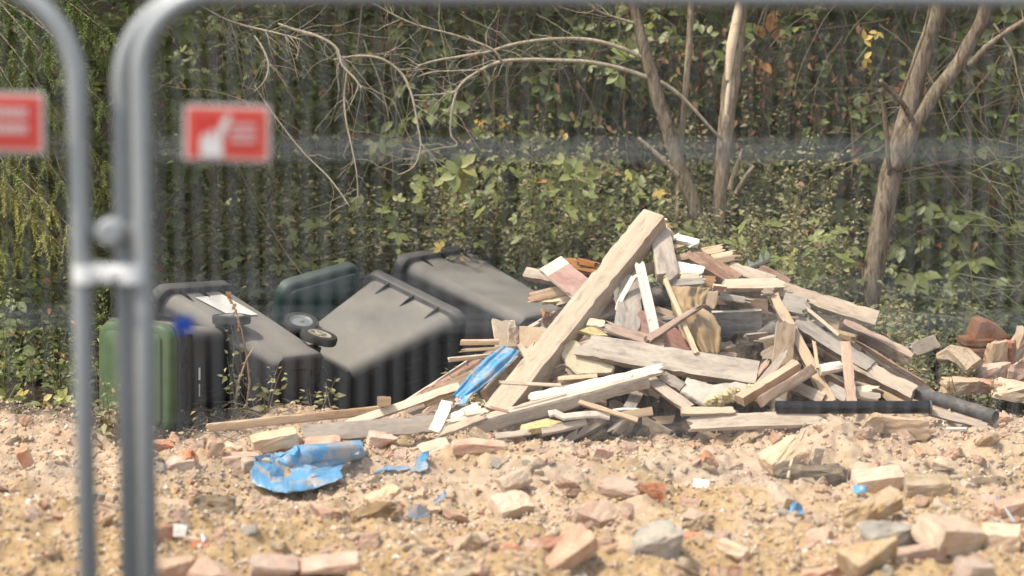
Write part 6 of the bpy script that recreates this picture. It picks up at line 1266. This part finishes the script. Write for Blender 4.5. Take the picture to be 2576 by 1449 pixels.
# ------------------------------------------------------------------ temporary fence in front of the camera
galv = plain("galvanised_steel", (.37, .385, .39), .5, metal=.25, spec=.5, bumpscale=25, bstr=.05); wirem = plain("galvanised_wire", (.40, .42, .43), .55)
Yf = 4.5
def fpx(x): return (x - 1288) / FPX * Yf * 1.0 / math.cos(PITCH) * (math.cos(PITCH) ** 2)
def panel(x0, x1, Y, ztop, label, rows, rad=.021, rc=.16, roll=0.0, step=.038, mesh=True, wr=.001):
    root = empty("mesh_fence", (x0, Y, 0)); tag(root, label, "fence panel", "temporary mesh fence panels"); root.rotation_euler = (0, roll, 0)
    Wd = x1 - x0; pts = [Vector((0, 0, .04))] + [Vector((0, 0, ztop - rc - .5)), Vector((0, 0, ztop - rc - .01))]
    pts += [Vector((rc - rc * math.cos(R(a)), 0, ztop - rc + rc * math.sin(R(a)))) for a in range(0, 91, 9)]
    pts += [Vector((Wd - rc + rc * math.sin(R(a)), 0, ztop - rc + rc * math.cos(R(a)))) for a in range(0, 91, 9)] + [Vector((Wd, 0, ztop - rc - .5)), Vector((Wd, 0, .04))]
    mb = MB(); mb.tube(pts, rad, 20); mb.tube([Vector((0, 0, .12)), Vector((Wd, 0, .12))], rad * .8, 12); mb.build("frame", galv, root, smooth=True)
    if mesh:
        mb = MB(); k = int(Wd / step)
        for i in range(1, k): mb.tube([Vector((i * Wd / k, 0, .12)), Vector((i * Wd / k, 0, ztop))], wr, 4, cap=False)
        for z in rows:
            for dz in (-.016, 0, .016): mb.tube([Vector((0, -.004, z + dz)), Vector((Wd, -.004, z + dz))], wr * 1.1, 4, cap=False)
        mb.build("mesh_wire", wirem, root)
    return root
zt = at(1288, -14, Yf).z; zrow = lambda y: at(1288, y, Yf).z
panel(at(357, 724, Yf).x, at(357, 724, Yf).x + 3.45, Yf, zt, "bright galvanised mesh fence panel right of the clamp", [zrow(374), zrow(800), zrow(1180)], roll=.004)
panel(at(309, 724, Yf + .065).x, at(309, 724, Yf + .065).x + 3.45, Yf + .065, zt + .012, "second mesh fence panel standing right behind the bright one", [zrow(372), zrow(726), zrow(1080)], roll=.004, rc=.2, wr=.0007)
xr = at(206, 724, Yf).x; panel(xr - 3.45, xr, Yf, at(1288, -44, Yf).z, "left mesh fence panel ending in the thinner looking tube", [zrow(370), zrow(798), zrow(1180)], rc=.21)
# clamps
zinc = plain("bright_zinc", (.95, .95, .94), .25, metal=.1, spec=1)
def clamp(x0, x1, py, label, big):
    a, b = at(x0, py, Yf), at(x1, py, Yf); c = (a + b) / 2; root = empty("fence_clamp", c); tag(root, label, "fence clamp"); w = (b - a).length; mb = MB()
    if big:
        for s in (-1, 1):
            ring = []
            for i in range(25):
                u = i / 24; x = -w / 2 + w * u; bulge = .028 * (max(0, 1 - ((u - .17) / .2) ** 2) ** .5 + max(0, 1 - ((u - .78) / .24) ** 2) ** .5) + .010
                y = s * bulge + .012; ring.append([Vector((x, y, -.019)), Vector((x, y + s * .004, -.019)), Vector((x, y + s * .004, .019)), Vector((x, y, .019))])
            mb.loft(ring)
        mb.build("band", zinc, root, smooth=False, bevel=.001)
        b_ = MB(); b_.tube([Vector((0, -.045, 0)), Vector((0, .05, 0))], .011, 6); b_.tube([Vector((0, -.03, 0)), Vector((0, -.02, 0))], .018, 12); b_.build("bolt", zinc, root)
    else:
        mb.tube([Vector((0, -.035, 0)), Vector((0, -.02, .0)), Vector((0, .03, 0))], [.024, .031, .031], 18); mb.build("cap", galv, root, smooth=False, bevel=.004)
        b_ = MB(); b_.box((0, .03, 0), (.10, .02, .03)); b_.build("bracket", galv, root, bevel=.003)
clamp(188, 372, 688, "shiny zinc clamp joining the two fence panels", True)
clamp(236, 326, 583, "round grey clamp nut just above the shiny zinc clamp", False)
# signs
redm = plain("sign_red", (.60, .05, .035), .5, bumpscale=10, bstr=.02); redl = plain("sign_faded_red", (.70, .12, .085), .45, bumpscale=10, bstr=.02); whm = plain("sign_white", (.74, .71, .69), .5, bumpscale=10, bstr=.02)
def sign(x0, y0, x1, y1, label, kind):
    a, b = at(x0, y0, Yf - .045), at(x1, y1, Yf - .045); w = b.x - a.x; h = a.z - b.z; root = empty("warning_sign", ((a.x + b.x) / 2, Yf - .045, (a.z + b.z) / 2)); tag(root, label, "sign"); root.rotation_euler = (0, R(1.2), 0)
    mb = MB(); mb.loft([[Vector((p.x, .002 * s, p.y)) for p in rrect(w / 2, h / 2, h / 2, 0, .008, 3)] for s in (1, -1)]); mb.build("plate", whm, root)
    def q(u0, v0, u1, v1, d, n, m, par=root): mb = MB(); mb.box(((u0 + u1) / 2 * w - w / 2, -.002 - d, h / 2 - (v0 + v1) / 2 * h), ((u1 - u0) * w, .0008, (v1 - v0) * h)); return mb.build(n, m, par)
    q(.035, .05, .965, .95, .0012, "border", redl)
    if kind == 1:
        p = q(.10, .15, .90, .85, .0024, "panel", redm)
        mb = MB()
        for r in range(2):
            for k in range(16):
                u = .16 + k * .041 + (.004 if k % 2 else 0); mb.box(((u + .012) * w - w / 2, -.0056, h / 2 - (.33 + .27 * r) * h), (.021 * w, .0008, .17 * h))
        mb.build("lettering", whm, root)
    else:
        q(.10, .16, .42, .84, .0024, "panel", redm); q(.50, .16, .90, .84, .0024, "panel", redm)
        mb = MB(); pts = [(.20, .92), (.19, .66), (.22, .52), (.26, .50), (.28, .62), (.31, .44), (.35, .44), (.36, .60), (.40, .50), (.44, .52), (.45, .66), (.46, .92)]
        P = [Vector((u * w - w / 2, 0, h / 2 - v * h)) for u, v in pts]; mb.loft([[p + Vector((0, -.0056, 0)) for p in P], [p + Vector((0, -.0064, 0)) for p in P]])
        P = [Vector((u * w - w / 2, 0, h / 2 - v * h)) for u, v in [(.38, .52), (.44, .30), (.50, .18), (.56, .18), (.50, .42), (.46, .56)]]; mb.loft([[p + Vector((0, -.0058, 0)) for p in P], [p + Vector((0, -.0066, 0)) for p in P]])
        mb.build("hand_pictogram", whm, root)
        mb = MB()
        for r in range(3):
            for k in range(8): mb.box(((.56 + k * .037) * w - w / 2, -.0056, h / 2 - (.36 + .13 * r) * h), (.021 * w, .0008, .075 * h))
        mb.build("lettering", whm, root)
sign(-110, 232, 114, 383, "red and white warning sign cut off by the left edge of the photo", 1)
sign(462, 264, 680, 406, "red and white warning sign with a hand pictogram right of the posts", 2)
mb = MB(); c = at(463, 818, Yf - .01); mb.box((0, 0, 0), (.040, .004, .034)); mb.box((0, .006, .008), (.012, .012, .014)); o = mb.build("mesh_tag", plain("blue_tag", (.01, .05, .30), .4), bevel=.002); o.location = c; tag(o, "small dark blue plastic tag clipped on the fence mesh", "tag")

for o in scene.objects:                                   # every labelled thing that is neither setting nor stuff says so itself
    if 'category' in o and 'kind' not in o: o['kind'] = 'thing'
